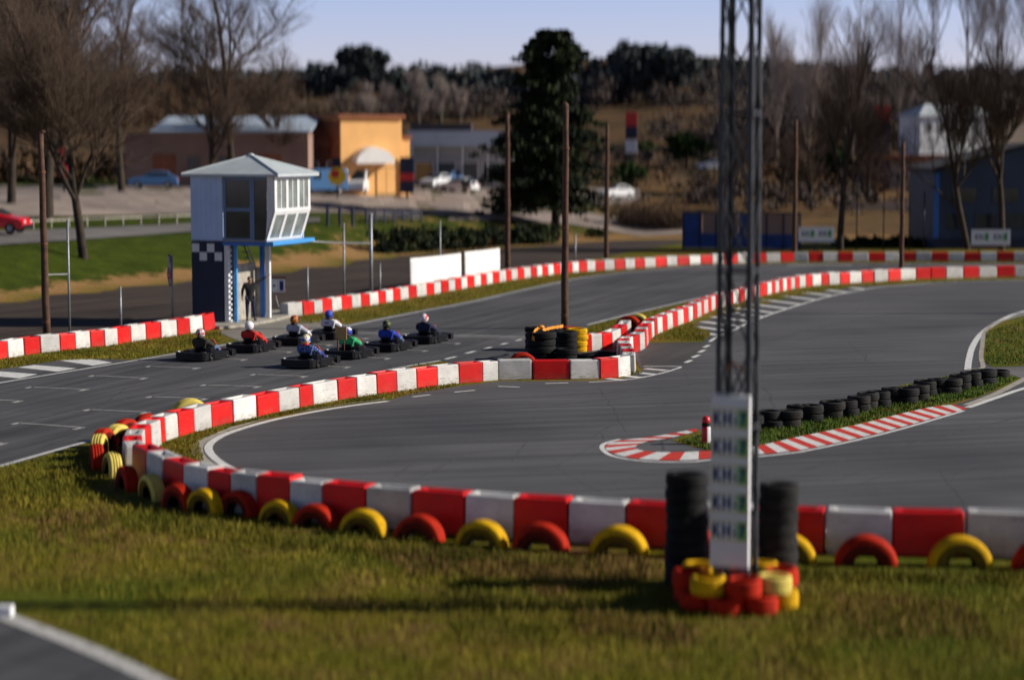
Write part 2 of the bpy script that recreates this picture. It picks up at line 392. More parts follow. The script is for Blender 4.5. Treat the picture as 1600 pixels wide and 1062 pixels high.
def sheet(name, px, z, mat, resample=0):
    pts = [P(*q) for q in px]
    bm = bmesh.new(); vs = [bm.verts.new((p.x, p.y, z)) for p in pts]
    f = bm.faces.new(vs); bm.normal_update()
    if f.normal.z < 0: f.normal_flip()
    bmesh.ops.triangulate(bm, faces=bm.faces[:], quad_method='BEAUTY', ngon_method='EAR_CLIP')
    me = bpy.data.meshes.new(name); bm.to_mesh(me); bm.free(); me.materials.append(mat)
    return struct(obj(name, me))
def spline(pts, n=8):
    pts = [Vector(p) for p in pts]; out = []
    for i in range(len(pts) - 1):
        p0 = pts[max(i - 1, 0)]; p1 = pts[i]; p2 = pts[i + 1]; p3 = pts[min(i + 2, len(pts) - 1)]
        for k in range(n):
            t = k / n
            out.append(0.5 * ((2 * p1) + (p2 - p0) * t + (2 * p0 - 5 * p1 + 4 * p2 - p3) * t * t + (3 * p1 - p0 - 3 * p2 + p3) * t ** 3))
    out.append(pts[-1]); return out
def ribbon_into(mb, pts, w, z, mi=0):
    n = len(pts); vs = []
    for i, p in enumerate(pts):
        d = (pts[min(i + 1, n - 1)] - pts[max(i - 1, 0)]); d.z = 0; d.normalize(); nn = Vector((-d.y, d.x, 0))
        ww = w(i / max(1, n - 1)) if callable(w) else w
        a = p + nn * ww / 2; b = p - nn * ww / 2
        vs += [(b.x, b.y, z), (a.x, a.y, z)]
    mb.add(vs, [(2 * i, 2 * i + 2, 2 * i + 3, 2 * i + 1) for i in range(n - 1)], mi)
def line_px(px, w, z=0.012, mat='white_line', name='white_line', n=8):
    mb = MB(); ribbon_into(mb, spline([P(*q) for q in px], n), w, z)
    return struct(mb.build(name, M[mat]))

# ------------------------------------------------------------------ ground sheet
def build_ground():
    xs = sorted(set([-1500, -1100, -800, -600, -450, -350, -280, -220, -180, -150] + [-130 + 2.5 * i for i in range(105)] + [150, 180, 220, 280, 350, 450, 600, 800, 1100, 1500]))
    ys = [-60, -20, 5, 20, 40, 60, 75] + [88 + 1.5 * i for i in range(100)] + [240 + 8 * i for i in range(50)] + [660, 700, 800, 1000, 1400, 2200, 3500]
    vs = []; cols = []
    for y in ys:
        for x in xs:
            h = hgt(x, y) if y < 1000 else hgt(x, 1000) - (y - 1000) * 0.01
            vs.append((x, y, h))
            s = (y - edge_y(x)) * 0.85
            bank = sm(-1.0, 1.5, s)
            earth = 0.55 * (1 - sm(2.5, 8, s)) + 0.26 * sm(-24, -8, x) + 0.22 * sm(6, 16, x) + 0.10
            hill = max(sm(205, 250, y), 0.72 * sm(3, 14, x) * sm(1, 8, s))
            cols.append((bank, earth, hill, 1))
    w = len(xs); fs = [(j * w + i, j * w + i + 1, (j + 1) * w + i + 1, (j + 1) * w + i) for j in range(len(ys) - 1) for i in range(w - 1)]
    me = bpy.data.meshes.new('ground'); me.from_pydata(vs, [], fs); me.materials.append(M['ground'])
    ca = me.color_attributes.new('zone', 'FLOAT_COLOR', 'POINT')
    ca.data.foreach_set('color', [c for q in cols for c in q])
    me.polygons.foreach_set('use_smooth', [True] * len(me.polygons))
    return struct(obj('ground', me))
build_ground()

STRAIGHT = [(-80, 588), (0, 577), (95, 562.5), (150, 560.5), (205, 562.5), (291, 548.5), (375, 532.5), (452, 520.2), (542, 507), (640, 488), (730, 471), (820, 451), (900, 434), (960, 425.8), (1040, 418.2), (1110, 413.5), (1200, 411.8), (1400, 411.3), (2700, 412.5),
            (2700, 424), (1400, 429), (1300, 432), (1220, 440), (1150, 453.5), (1110, 463.5), (1000, 488.5), (920, 508.5), (917, 520), (930, 540), (985, 548), (985, 575), (960, 584), (800, 588), (712, 590), (703, 567), (690, 564), (601, 580), (450, 613), (300, 650), (135, 692), (0, 731), (-80, 755)]
LOOP = [(2700, 432), (1600, 436.5), (1480, 440), (1411, 445), (1340, 447.5), (1240, 464), (1160, 485), (1085, 505), (1105, 515), (1113, 522), (1098, 534.5), (1012, 536), (990, 540), (992, 560), (1000, 575), (985, 590), (935, 595), (780, 596), (720, 603), (650, 614), (622, 621), (606, 625.5),
        (545, 633), (480, 644), (420, 656), (360, 674), (325, 689), (312, 702), (318, 716), (345, 734), (400, 752), (470, 775), (560, 792), (700, 806), (1000, 822), (1300, 838), (1720, 848), (2500, 862), (3400, 700)]
sheet('asphalt_track', STRAIGHT, 0.005, M['asphalt'])
sheet('asphalt_loop', LOOP, 0.009, M['asphalt_loop'])
sheet('access_road', [(-120, 925), (0, 970), (100, 1007), (200, 1048), (290, 1090), (300, 1130), (-120, 1130)], 0.005, M['asphalt'])
sheet('dirt_track', [(-200, 500), (0, 469), (100, 458.5), (150, 452.5), (250, 443.5), (300, 438.5), (430, 424.5), (520, 411.5), (600, 401.5), (660, 396.5), (720, 392), (800, 386), (880, 381), (960, 376), (1062, 374), (1075, 379), (1000, 390), (950, 401), (900, 409), (880, 413), (800, 424), (720, 438), (640, 452), (560, 466), (470, 482), (345, 503), (300, 503), (200, 516), (100, 529), (0, 543), (-200, 575)], 0.004, M['dirt_track'])
sheet('apron', [(338, 518), (383, 511.5), (428, 503.5), (453, 497), (480, 501.5), (546, 507.2), (452, 521), (375, 533.5), (366, 530)], 0.012, M['apron'])
for q in ([(1535, 545), (1541, 517), (1570, 501), (1640, 484), (1720, 478), (1720, 572), (1600, 572), (1550, 574), (1534, 562)],
          [(1085, 674), (1180, 655), (1260, 638), (1330, 621), (1400, 604), (1480, 588), (1560, 580), (1597, 592), (1575, 603), (1532, 620), (1490, 633.5), (1407, 648), (1297, 674), (1187, 697), (1110, 705), (1062, 693), (1050, 688)]):
    sheet('grass_verge', q, 0.014, M['ground'])
sheet('paved_link', [(1534, 575), (1600, 573.5), (1720, 573), (1720, 592), (1600, 592), (1566, 581)], 0.013, M['road'])

def drape(name, up, lo, mat, off=0.06, nx=60, ny=6):
    def ip(l, t):
        k = t * (len(l) - 1); i = min(int(k), len(l) - 2); u = k - i
        return (l[i][0] + (l[i + 1][0] - l[i][0]) * u, l[i][1] + (l[i + 1][1] - l[i][1]) * u)
    vs = []
    for j in range(ny + 1):
        for i in range(nx + 1):
            a = ip(up, i / nx); b = ip(lo, i / nx); t = j / ny
            p = G(a[0] + (b[0] - a[0]) * t, a[1] + (b[1] - a[1]) * t); vs.append((p.x, p.y, hgt(p.x, p.y) + off))
    w = nx + 1
    me = bpy.data.meshes.new(name); me.from_pydata(vs, [], [(j * w + i, (j + 1) * w + i, (j + 1) * w + i + 1, j * w + i + 1) for j in range(ny) for i in range(nx)]); me.materials.append(mat)
    return struct(obj(name, me))
drape('road', [(-150, 368), (0, 362), (150, 357), (300, 350), (420, 345), (500, 341)], [(-150, 392), (0, 384), (150, 374), (300, 363), (420, 354), (500, 347)], M['road'])
drape('parking_lot', [(-150, 291), (200, 291), (420, 293), (560, 300), (640, 292), (760, 292), (1000, 296)], [(-150, 343), (200, 337), (420, 331), (560, 334), (640, 338), (760, 336), (1000, 316)], M['parking'])
drape('gravel_path', [(700, 341), (800, 335), (900, 330), (1000, 346), (1075, 350)], [(700, 345), (800, 345), (900, 352), (1000, 370), (1075, 366)], M['parking'])

# ------------------------------------------------------------------ painted markings
line_px([(-80, 614), (0, 598.5), (90, 583.5), (180, 568.5), (291, 549.8), (375, 534.6), (452, 522)], 0.12)
line_px([(546, 508.6), (640, 490), (730, 473), (820, 453), (900, 436), (960, 427.5), (1040, 420), (1110, 415), (1200, 413.3), (1400, 412.8), (1700, 413)], 0.13)
line_px([(452, 521.8), (500, 514.6), (546, 508.6)], 0.12)
line_px([(-80, 752), (0, 728.5), (135, 690.5), (300, 648.5), (450, 611.5), (601, 579.2), (688, 563.6)], 0.13)
line_px([(918, 507.8), (1000, 487.3), (1110, 462), (1150, 452.6), (1220, 439), (1300, 430.5), (1400, 427.8), (1700, 426)], 0.13)
line_px([(606, 627), (545, 634.7), (480, 645.5), (420, 658), (365, 674), (338, 686), (326, 698), (331, 711), (352, 727), (400, 747), (470, 768), (560, 785), (700, 799), (1000, 815), (1300, 830), (1700, 842)], 0.20)
line_px([(1109, 534), (1118, 528.3), (1146, 515.8), (1187, 497.4), (1242, 478.8), (1297, 463), (1359, 451.2), (1411, 445.6), (1480, 440.6), (1600, 437.4), (1700, 436)], 0.14)
line_px([(1512, 578), (1514, 562), (1520, 541), (1534, 521), (1560, 503), (1600, 487), (1700, 468)], 0.22)
line_px([(1512, 637), (1550, 624), (1600, 607), (1700, 580)], 0.20)
line_px([(920, 597.5), (960, 595), (1000, 590.5), (1035, 583), (1055, 577), (1063, 573.5), (1040, 572.6), (1006, 572.6)], 0.10)
line_px([(-120, 917), (-40, 943), (0, 960), (100, 998), (190, 1036), (260, 1072), (300, 1095)], 0.34, mat='faded_line', name='kerb_line')
line_px([(600, 623), (545, 630), (480, 640), (420, 651), (355, 671), (318, 688), (308, 702), (316, 718), (350, 739), (410, 758)], 0.28, z=0.0145, mat='concrete', name='concrete_edge')
line_px([(1512, 577), (1535, 575), (1533, 560), (1534, 545), (1541, 516), (1570, 500), (1640, 482)], 0.16, z=0.016, mat='concrete', name='concrete_edge')
line_px([(1510, 633.5), (1555, 616), (1600, 593), (1610, 590)], 0.25, z=0.016, mat='concrete', name='concrete_edge')
mb = MB()
for a, b in (((696, 561.5), (712, 557.5)), ((728, 552.5), (742, 549)), ((757, 545.3), (768, 542.6)), ((783, 538.6), (793, 536.2)), ((806, 532.8), (815, 530.5)),
             ((1071, 567), (1080, 563)), ((1082, 559), (1092, 555)), ((1092, 551), (1101, 547)), ((1100, 543.3), (1108, 539.5))):
    ribbon_into(mb, [P(*a), P(*b)], 0.16, 0.0135)
for a, b in (((778, 604), (812, 605)), ((710, 613), (742, 610)), ((645, 620.5), (672, 617)), ((852, 599.5), (888, 598.5))):
    ribbon_into(mb, [P(*a), P(*b)], 0.12, 0.0135)
struct(mb.build('dashed_marking', M['white_line']))
mb = MB()
ribbon_into(mb, [P(552, 519.4), P(826, 526.6)], 0.17, 0.012)
ribbon_into(mb, [P(548, 521.6), P(826, 529.2)], 0.10, 0.012)
struct(mb.build('finish_marking', M['faded_line']))
mb = MB()
for a, b in (((235, 572.5), (311, 575)), ((147, 587), (229, 591)), ((49, 605), (136, 608.5)), ((-60, 622), (33, 626.7)), ((237, 620), (324, 623)), ((140, 640), (232, 644)), ((29, 661), (129, 668)), ((-110, 686), (8, 693)),
             ((321.5, 601.5), (406, 604)), ((398.7, 585), (479, 588)), ((305, 558.5), (385, 561.8)), ((380, 547), (456, 550)), ((447, 536), (518, 539)), ((505, 526), (575, 528.5)),
             ((468, 570.5), (546, 573.5)), ((534, 557), (609, 560)), ((596, 545), (667, 548)), ((650, 534), (718, 536.5))):
    pa, pb = P(*a), P(*b); ribbon_into(mb, [pa, pb], 0.085, 0.0125)
    d = Vector((math.sin(R(18.4)), math.cos(R(18.4)), 0))
    for q, l in ((pb, 0.42), (pa, 0.30)): ribbon_into(mb, [q - d * l, q + d * 0.05], 0.14, 0.0125)
struct(mb.build('grid_marking', M['faded_line']))
mb = MB()
for q in ([(93, 563.5), (140, 561), (176, 566.8), (145, 571.5)], [(28, 574.2), (54, 570.5), (120, 575.8), (90, 581)], [(-60, 583), (0, 580.5), (59, 585), (30, 591.5), (-60, 590)]):
    mb.add([(P(*c).x, P(*c).y, 0.0122) for c in q], [(0, 1, 2, 3)])
_ln = [(1109, 534), (1118, 528.3), (1146, 515.8), (1187, 497.4), (1242, 478.8), (1297, 463), (1359, 451.2)]
def ln_y(x):
    for a, b in zip(_ln, _ln[1:]):
        if a[0] <= x <= b[0]: return a[1] + (b[1] - a[1]) * (x - a[0]) / (b[0] - a[0])
for x, dx in ((1352, 24), (1326, 34), (1300, 44), (1276, 52), (1252, 58), (1231, 62), (1211, 64), (1193, 64), (1175, 62), (1158, 60), (1142, 56), (1127, 34)):
    y = ln_y(x); ribbon_into(mb, [P(x - dx, y - dx * 0.125), P(x, y)], 0.42, 0.0135)
for x, y, dx in ((1042, 579.3, 34), (1026, 585.6, 32), (1004, 590.5, 30), (975, 594.6, 26)):
    ribbon_into(mb, [P(x - dx, y - 3.0), P(x, y)], 0.30, 0.0137)
ribbon_into(mb, [P(1230, 414.5), P(1330, 414.6)], 0.3, 0.0135)
struct(mb.build('hatch_marking', M['white_line']))
# skid streaks: thin worn rubber lines on the asphalt
mb = MB()
for q, w in (([(0, 668), (200, 622), (400, 590), (600, 560), (760, 530)], 0.10), ([(60, 700), (260, 640), (480, 596), (640, 566)], 0.08), ([(400, 560), (600, 530), (800, 496), (1000, 462)], 0.10),
             ([(560, 525), (760, 492), (960, 452), (1080, 436)], 0.08), ([(1120, 560), (1250, 520), (1400, 490), (1600, 470)], 0.10), ([(600, 640), (760, 625), (960, 612), (1200, 585), (1400, 540)], 0.10),
             ([(420, 700), (560, 665), (800, 640), (1040, 615)], 0.09), ([(1250, 735), (1400, 700), (1600, 650)], 0.08), ([(640, 740), (900, 735), (1100, 745), (1500, 740)], 0.09), ([(700, 505), (860, 470), (1000, 440), (1100, 425)], 0.07)):
    ribbon_into(mb, spline([P(*c) for c in q], 10), w, 0.0112)
rs_ = random.Random(77)
for _ in range(46):
    x, y = rs_.uniform(520, 1560), rs_.uniform(470, 770)
    c = P(x, y); a_ = rs_.uniform(.1, .9); ln_ = rs_.uniform(1.2, 4.5); d_ = Vector((math.sin(a_), math.cos(a_), 0)); b_ = Vector((d_.y, -d_.x, 0)) * rs_.uniform(-.5, .5)
    if 1040 < x < 1560 and 570 < y < 720 or 780 < x < 1120 and y < 610 or y < 600 - (x - 520) * .1 and x < 1000 and y > 500: continue
    ribbon_into(mb, spline([c, c + d_ * ln_ * .5 + b_ * .5, c + d_ * ln_ + b_], 5), lambda t: .05 * math.sin(math.pi * t) + .008, 0.0113 + .00002 * _)
struct(mb.build('rubber_marking', M['skid']))

sheet('asphalt_patch', [(1010, 536), (1098, 535), (1110, 541), (1070, 569), (1003, 572), (996, 548)], 0.0105, M['patch'])
# kerb of the chicane: alternating red and white
def resample(pts, n):
    ls = [0]
    for a, b in zip(pts, pts[1:]): ls.append(ls[-1] + (b - a).length)
    out = []
    for k in range(n + 1):
        t = ls[-1] * k / n; i = 0
        while i < len(ls) - 2 and ls[i + 1] < t: i += 1
        u = (t - ls[i]) / max(ls[i + 1] - ls[i], 1e-9); out.append(pts[i].lerp(pts[i + 1], u))
    return out
def kerb(outer, inner, n, shift, first):
    o = resample(spline([P(*q) for q in outer], 6), n * 4); i = resample(spline([P(*q) for q in inner], 6), n * 4)
    mb = MB(); k4 = n * 4
    for k in range(k4):
        c = (k // 4 + first) % 2
        a, b = o[k], o[k + 1]; s0, s1 = max(0, min(k4, k - shift)), max(0, min(k4, k + 1 - shift)); d, e = i[s1], i[s0]
        mb.add([(a.x, a.y, 0.018), (b.x, b.y, 0.018), (d.x, d.y, 0.035), (e.x, e.y, 0.035)], [(0, 1, 2, 3)], c)
    return struct(mb.build('kerb', [M['white_line'], M['kerb_red']]))
kerb([(1512, 639), (1435, 660.5), (1380, 675.5), (1325, 688.5), (1270, 700), (1242, 705), (1176, 711.5)], [(1490, 634), (1457, 637), (1407.5, 648), (1352.5, 662), (1297.5, 674), (1242.5, 685), (1187.5, 697.5), (1150, 702)], 30, 3, 1)
kerb([(1176, 712.5), (1110, 716.5), (1075, 719.5), (1009, 718.5), (966, 711.5), (947, 703), (949, 695), (970, 688.7), (1031, 681), (1088, 670)], [(1150, 703), (1110, 706), (1066, 708), (1018, 707.5), (994, 702.7), (997, 696.6), (1014, 691), (1044, 686.5), (1088, 676), (1090, 675.6)], 19, 0, 1)
line_px([(1506, 642), (1435, 663), (1380, 678), (1325, 691), (1270, 702.5), (1242, 707.5), (1176, 714.5), (1110, 719), (1075, 722), (1009, 721), (960, 713.5), (942, 703), (944, 694), (968, 686.8)], 0.12, z=0.0142)

# ------------------------------------------------------------------ barrier blocks
def block_mesh(name, mat):
    bm = bmesh.new(); bmesh.ops.create_cube(bm, size=1.0)
    for v in bm.verts:
        v.co.z = v.co.z + 0.5
        k = 1.0 if v.co.z < 0.5 else 0.90
        v.co = Vector((v.co.x * (0.99 if v.co.z < 0.5 else 0.985), v.co.y * k * 0.48, v.co.z * 0.62))
    bmesh.ops.bevel(bm, geom=bm.edges[:], offset=0.035, segments=3, profile=0.5, affect='EDGES')
    top = max((f for f in bm.faces), key=lambda f: f.calc_center_median().z + f.calc_area())
    r = bmesh.ops.inset_region(bm, faces=[top], thickness=0.10)
    e = bmesh.ops.inset_region(bm, faces=[top], thickness=0.015)
    for v in top.verts: v.co.z -= 0.07; v.co.x *= 0.55; v.co.y *= 0.8
    me = bpy.data.meshes.new(name); bm.to_mesh(me); bm.free(); me.materials.append(mat)
    return me
BLK = {'R': block_mesh('barrier_block', M['red_plastic']), 'W': block_mesh('barrier_block', M['white_plastic'])}
CN = {'R': 'red', 'W': 'white'}
def put_block(a, b, col, label, group, side=0.0, hs=1.0, ds=1.0, tilt=0.0):
    d = b - a; ln = d.length; c = (a + b) / 2; yaw = math.atan2(d.y, d.x)
    n = Vector((-math.sin(yaw), math.cos(yaw), 0))
    if n.dot(c - Vector((0, 0, 0))) < 0: n = -n          # away from the camera
    o = obj('barrier_block', BLK[col])
    o.location = c + n * side + Vector((0, 0, 0.0))
    o.rotation_euler = (R(rnd.uniform(-1.0, 1.0)) * 0.6, R(rnd.uniform(-.6, .6)), yaw + R(rnd.uniform(-2.2, 2.2)) + tilt)
    o.scale = (ln * 0.985, ds * rnd.uniform(0.97, 1.03), hs * rnd.uniform(0.965, 1.035))
    o.location.z = -0.012
    return tag(o, label, 'barrier', group)
def yof(poly, x):
    for a, b in zip(poly, poly[1:]):
        if a[0] <= x <= b[0]: return a[1] + (b[1] - a[1]) * (x - a[0]) / (b[0] - a[0])
    return poly[-1][1] if x > poly[-1][0] else poly[0][1]
def row_x(xs, poly, first, text, group, hs=1.0, ds=1.0, side=0.24, seq=None):
    for i, (x0, x1) in enumerate(zip(xs, xs[1:])):
        c = seq[i] if seq else ('RW' if first == 'R' else 'WR')[i % 2]
        put_block(P(x0, yof(poly, x0)), P(x1, yof(poly, x1)), c, CN[c] + ' plastic barrier block ' + text, group, side * ds, hs, ds)
def row_path(px, step, first, text, group, hs=1.0, ds=1.0):
    pts = spline([P(*q) for q in px], 6); tot = sum((b - a).length for a, b in zip(pts, pts[1:]))
    n = max(1, round(tot / step)); pts = resample(pts, n)
    for i in range(n):
        c = ('RW' if first == 'R' else 'WR')[i % 2]
        put_block(pts[i], pts[i + 1], c, CN[c] + ' plastic barrier block ' + text, group, 0.0, hs, ds)

# left row before the tower
LA = [(-120, 574), (-60, 568), (0, 562.4), (39, 555), (64, 551.5), (95, 548.5), (119, 546), (142, 543), (164, 540.7), (185, 538.2), (205, 534), (229, 531.3), (252, 527.8), (278, 524.5), (298, 521), (320, 516.5)]
row_x([-66, -38, -12, 13, 39, 64, 95, 119, 142, 164, 185, 205, 229, 252, 278, 298, 320], LA, 'R', 'in the row along the dirt track before the tower', 'barrier row along the dirt track before the tower',
      seq='RWRWRWRWRWRWRWRW'[1:] + 'R' if False else list('WRRWRWRWRWRWRWRW'))
o = put_block(P(319, 517), P(339, 514.2), 'R', 'tilted red barrier block at the end of its row beside the tower', None, 0.24, 1.06, 1.0, R(5)); o.rotation_euler.y = R(-5); o.rotation_euler.x = R(-4)
# outer row round the far straight
LBp = [(450, 495.5), (474, 493), (520, 486.5), (579, 477.5), (667, 461.8), (752, 446), (800, 437.6), (876, 427.6), (918, 423.8), (977, 420.6), (1042, 416.6), (1096, 413.7), (1160, 410.8), (1240, 409.2), (1420, 408.6), (1720, 409)]
LBx = [450, 474, 491, 505, 520, 535, 550, 565, 579, 592, 604, 615, 627, 639, 652, 667, 679, 690, 702, 712, 721, 731, 742, 752, 761, 771, 781, 791, 800, 809, 820, 830, 839.5, 848, 857, 866, 876, 886, 895, 905, 918, 930.6, 944.7, 961, 977, 993, 1008, 1025, 1041.6, 1059, 1077, 1095.5, 1113.6, 1132, 1152.4, 1174, 1197.8, 1220, 1240.8, 1263.8, 1285.5, 1310, 1332.6, 1357.6, 1382.4, 1405, 1431, 1456, 1481.5, 1507, 1532, 1558, 1584, 1610, 1636, 1662, 1688]
row_x(LBx, LBp, 'W', 'in the long outer row curving round the far straight', 'outer barrier row round the far straight', hs=0.96)
# inner row between the far straight and the loop
INp = [(1192, 462.5), (1218, 456), (1243, 450.6), (1260, 447.8), (1284, 445.2), (1313, 443.6), (1347, 441.2), (1389, 439), (1432, 436), (1505, 434.2), (1558, 433), (1720, 431.5)]
INx = [1192.7, 1199.5, 1206.4, 1212, 1218.4, 1224, 1229.8, 1236.5, 1243, 1250, 1259.7, 1270, 1283.8, 1295.5, 1313, 1328, 1347, 1366, 1388.6, 1408, 1431.6, 1455, 1478, 1505.5, 1530, 1558, 1585.6, 1612, 1640, 1668, 1696]
row_x(INx, INp, 'R', 'in the inner row between far straight and hatched paint', 'inner barrier row between the far straight and the loop', hs=0.98, seq=list('RWRWRWRWRWRWRWRWRWRWRRWRWRWRWR'))
row_path([(1192, 459.6), (1159, 470), (1112, 482), (1077, 498.5), (1049, 509), (1022, 520), (1011, 527), (1004.5, 532.5)], 1.0, 'W', 'in the inner row between far straight and hatched paint', 'inner barrier row between the far straight and the loop')
row_path([(1004.5, 533), (1002, 538.5), (1000, 543), (995, 546.5), (985, 549.5), (977, 553.5), (973, 559), (976.5, 566), (981, 573), (982.5, 578), (981, 583)], 0.95, 'R', 'in the bend beside the tyres round the pole', 'barrier bend beside the tyres round the pole')
row_x([919, 925, 941.6, 958, 972, 981, 988], [(919, 549), (942, 547.5), (958, 544.5), (972, 538.5), (981, 532), (988, 525)], 'R', 'in the short row directly right of the yellow tyres', 'short barrier row by the yellow tyres')
# row facing the loop, from the bend back to the hairpin tip
NMp = [(243.5, 694.5), (260, 689), (280, 682), (304.8, 676), (331.7, 668.5), (365, 661.5), (402.8, 653), (437.8, 645), (469, 638), (490, 633.5), (529.6, 626), (558.5, 621), (590, 616.5), (621, 612), (652, 607.5), (684, 603.5), (718, 599), (755, 596), (779, 594), (832, 593), (890, 592.5), (937.5, 591.5), (967, 589.5), (986, 586)]
NMx = [243.5, 260, 280, 304.8, 331.7, 365, 402.8, 437.8, 469, 490, 529.6, 558.5, 590, 621, 652, 684, 718, 755, 779, 832, 890, 937.5, 967, 986]
row_x(NMx, NMp, 'R', 'in the row facing the near loop', 'barrier row facing the near loop', seq=list('RWRWRWRWRWRWRWRWRWWRWRW'))
row_path([(238, 696), (224, 703), (214, 712), (208, 721.5), (207, 732), (213, 741)], 0.92, 'W', 'at the hairpin tip among half buried tyres', 'barrier blocks at the hairpin tip', hs=1.05)
NRp = [(205, 749), (227, 762), (252, 774), (285, 786), (323, 794), (360, 800), (400, 805), (452, 811), (502, 817), (571, 823), (642, 829), (725, 836), (802, 842), (887, 847), (977, 852), (1072, 857), (1180, 861), (1289, 865), (1394, 868.5), (1509, 870.5), (1625, 873), (1760, 877), (1900, 881), (2040, 885)]
row_x([p[0] for p in NRp], NRp, 'R', 'in the near row behind the half buried tyres', 'near barrier row behind the half buried tyres', hs=1.30, ds=1.1)

# ------------------------------------------------------------------ tyres
def tyre_mesh(mat, w=0.21, ro=0.31, ri=0.175):
    h = w / 2; pr = [(ri, -h * .72), (ri + .03, -h * .93), (ro - .07, -h), (ro - .022, -h * .93), (ro - .004, -h * .74), (ro, -h * .52), (ro - .010, -h * .46), (ro - .010, -h * .38), (ro + .003, -h * .32), (ro + .003, -h * .08), (ro - .010, -h * .03)]
    prof = pr + [(r_, -z) for r_, z in reversed(pr)] + [(ri + .06, h * .6), (ri + .085, 0), (ri + .06, -h * .6)]
    mb = MB(); mb.lathe(prof, 32, closed=True); return mb.mesh('tyre', mat, True)
TY = {k: tyre_mesh(M[m]) for k, m in (('K', 'rubber'), ('O', 'old_rubber'), ('R', 'red_tyre'), ('Y', 'yellow_tyre'), ('P', 'pale_yellow_tyre'))}
def buried_mesh(tread, wall):
    h = .105; ri = .125; ro = .31
    pr = [(ri, -h * .55), (ri + .02, -h * .80), (ri + .07, -h), (ro - .07, -h * 1.02), (ro - .022, -h * .93), (ro - .004, -h * .74), (ro, -h * .52), (ro - .008, -h * .46), (ro - .008, -h * .38), (ro + .003, -h * .32), (ro + .003, -h * .08), (ro - .008, -h * .03)]
    prof = pr + [(r_, -z) for r_, z in reversed(pr)] + [(ri + .05, h * .4), (ri + .07, 0), (ri + .05, -h * .4)]
    mb = MB(); mb.lathe(prof, 36, closed=True); me = mb.mesh('tyre', [tread, wall, M['rubber']], True)
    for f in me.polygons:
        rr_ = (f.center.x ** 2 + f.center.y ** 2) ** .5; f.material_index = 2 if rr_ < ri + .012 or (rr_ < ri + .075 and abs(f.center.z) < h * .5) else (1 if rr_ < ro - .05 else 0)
    return me
M['red_wall_shade'] = paint_mat('worn shaded red side wall', (0.13, 0.012, 0.006), 0.75)  # worn red paint, with the side wall's shade darkened into its colour
M['yellow_wall_shade'] = paint_mat('worn shaded yellow side wall', (0.17, 0.105, 0.010), 0.75)  # worn yellow paint, side wall shade likewise put into the colour
TB = {'R': buried_mesh(M['red_tyre'], M['red_wall_shade']), 'Y': buried_mesh(M['yellow_tyre'], M['yellow_wall_shade']), 'P': buried_mesh(M['pale_yellow_tyre'], M['yellow_wall_shade'])}
TN = {'K': 'black', 'O': 'dusty black', 'R': 'red painted', 'Y': 'yellow painted', 'P': 'faded yellow painted'}
def put_tyre(kind, loc, rot, s, label, group=None, sw=None):
    o = obj('tyre', TY[kind]); o.location = loc; o.rotation_euler = rot
    o.scale = (s, s, sw or s)
    return tag(o, label, 'tyre', group)
def stack(p, n, dia, w, kinds, label, group, jit=0.03):
    s = dia / 0.62
    for k in range(n):
        kd = kinds[k % len(kinds)]
        put_tyre(kd, (p.x + rnd.uniform(-jit, jit), p.y + rnd.uniform(-jit, jit), w * (k + 0.5)), (R(rnd.uniform(-2, 2)), R(rnd.uniform(-2, 2)), rnd.uniform(0, 6)), s, label.replace('#', TN[kd]), group, w / 0.212)
# half buried along the near barrier: axis square to the barrier
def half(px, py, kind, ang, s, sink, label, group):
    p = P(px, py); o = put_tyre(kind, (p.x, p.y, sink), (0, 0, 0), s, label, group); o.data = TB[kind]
    ax = Vector((math.cos(ang), math.sin(ang), R(rnd.uniform(-5, 5)))).normalized()
    o.rotation_mode = 'QUATERNION'; o.rotation_quaternion = ax.to_track_quat('Z', 'Y')
_nr = [P(*q) for q in NRp]
def nr_normal(p):
    i = min(range(len(_nr) - 1), key=lambda k: ((_nr[k] + _nr[k + 1]) / 2 - p).length)
    d = (_nr[i + 1] - _nr[i]).normalized(); return math.atan2(-d.x, d.y) + math.pi
gN = 'painted tyres half buried along the near barrier'
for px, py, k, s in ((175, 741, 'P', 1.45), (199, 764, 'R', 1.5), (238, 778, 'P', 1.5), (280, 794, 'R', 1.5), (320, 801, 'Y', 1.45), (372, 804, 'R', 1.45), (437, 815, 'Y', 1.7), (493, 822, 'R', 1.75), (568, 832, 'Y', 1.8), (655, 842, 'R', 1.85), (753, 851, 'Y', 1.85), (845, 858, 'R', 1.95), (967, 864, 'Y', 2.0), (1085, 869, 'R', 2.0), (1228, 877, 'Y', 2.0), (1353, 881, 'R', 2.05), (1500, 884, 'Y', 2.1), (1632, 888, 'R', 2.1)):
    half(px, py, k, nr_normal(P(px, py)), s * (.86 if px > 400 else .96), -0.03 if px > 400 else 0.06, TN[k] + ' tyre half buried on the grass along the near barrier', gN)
gT = 'painted tyres at the hairpin tip'
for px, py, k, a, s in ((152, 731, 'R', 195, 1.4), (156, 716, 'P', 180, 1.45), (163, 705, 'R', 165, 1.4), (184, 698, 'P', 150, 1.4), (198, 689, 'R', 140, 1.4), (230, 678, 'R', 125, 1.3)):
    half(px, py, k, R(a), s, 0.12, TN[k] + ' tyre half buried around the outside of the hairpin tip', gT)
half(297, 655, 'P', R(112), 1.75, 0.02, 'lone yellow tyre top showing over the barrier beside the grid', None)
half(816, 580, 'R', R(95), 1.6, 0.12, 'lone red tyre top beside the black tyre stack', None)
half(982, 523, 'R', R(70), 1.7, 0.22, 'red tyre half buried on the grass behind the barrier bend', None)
half(996, 517, 'P', R(70), 1.5, 0.22, 'yellow tyre half buried beside the red one behind the barrier bend', None)
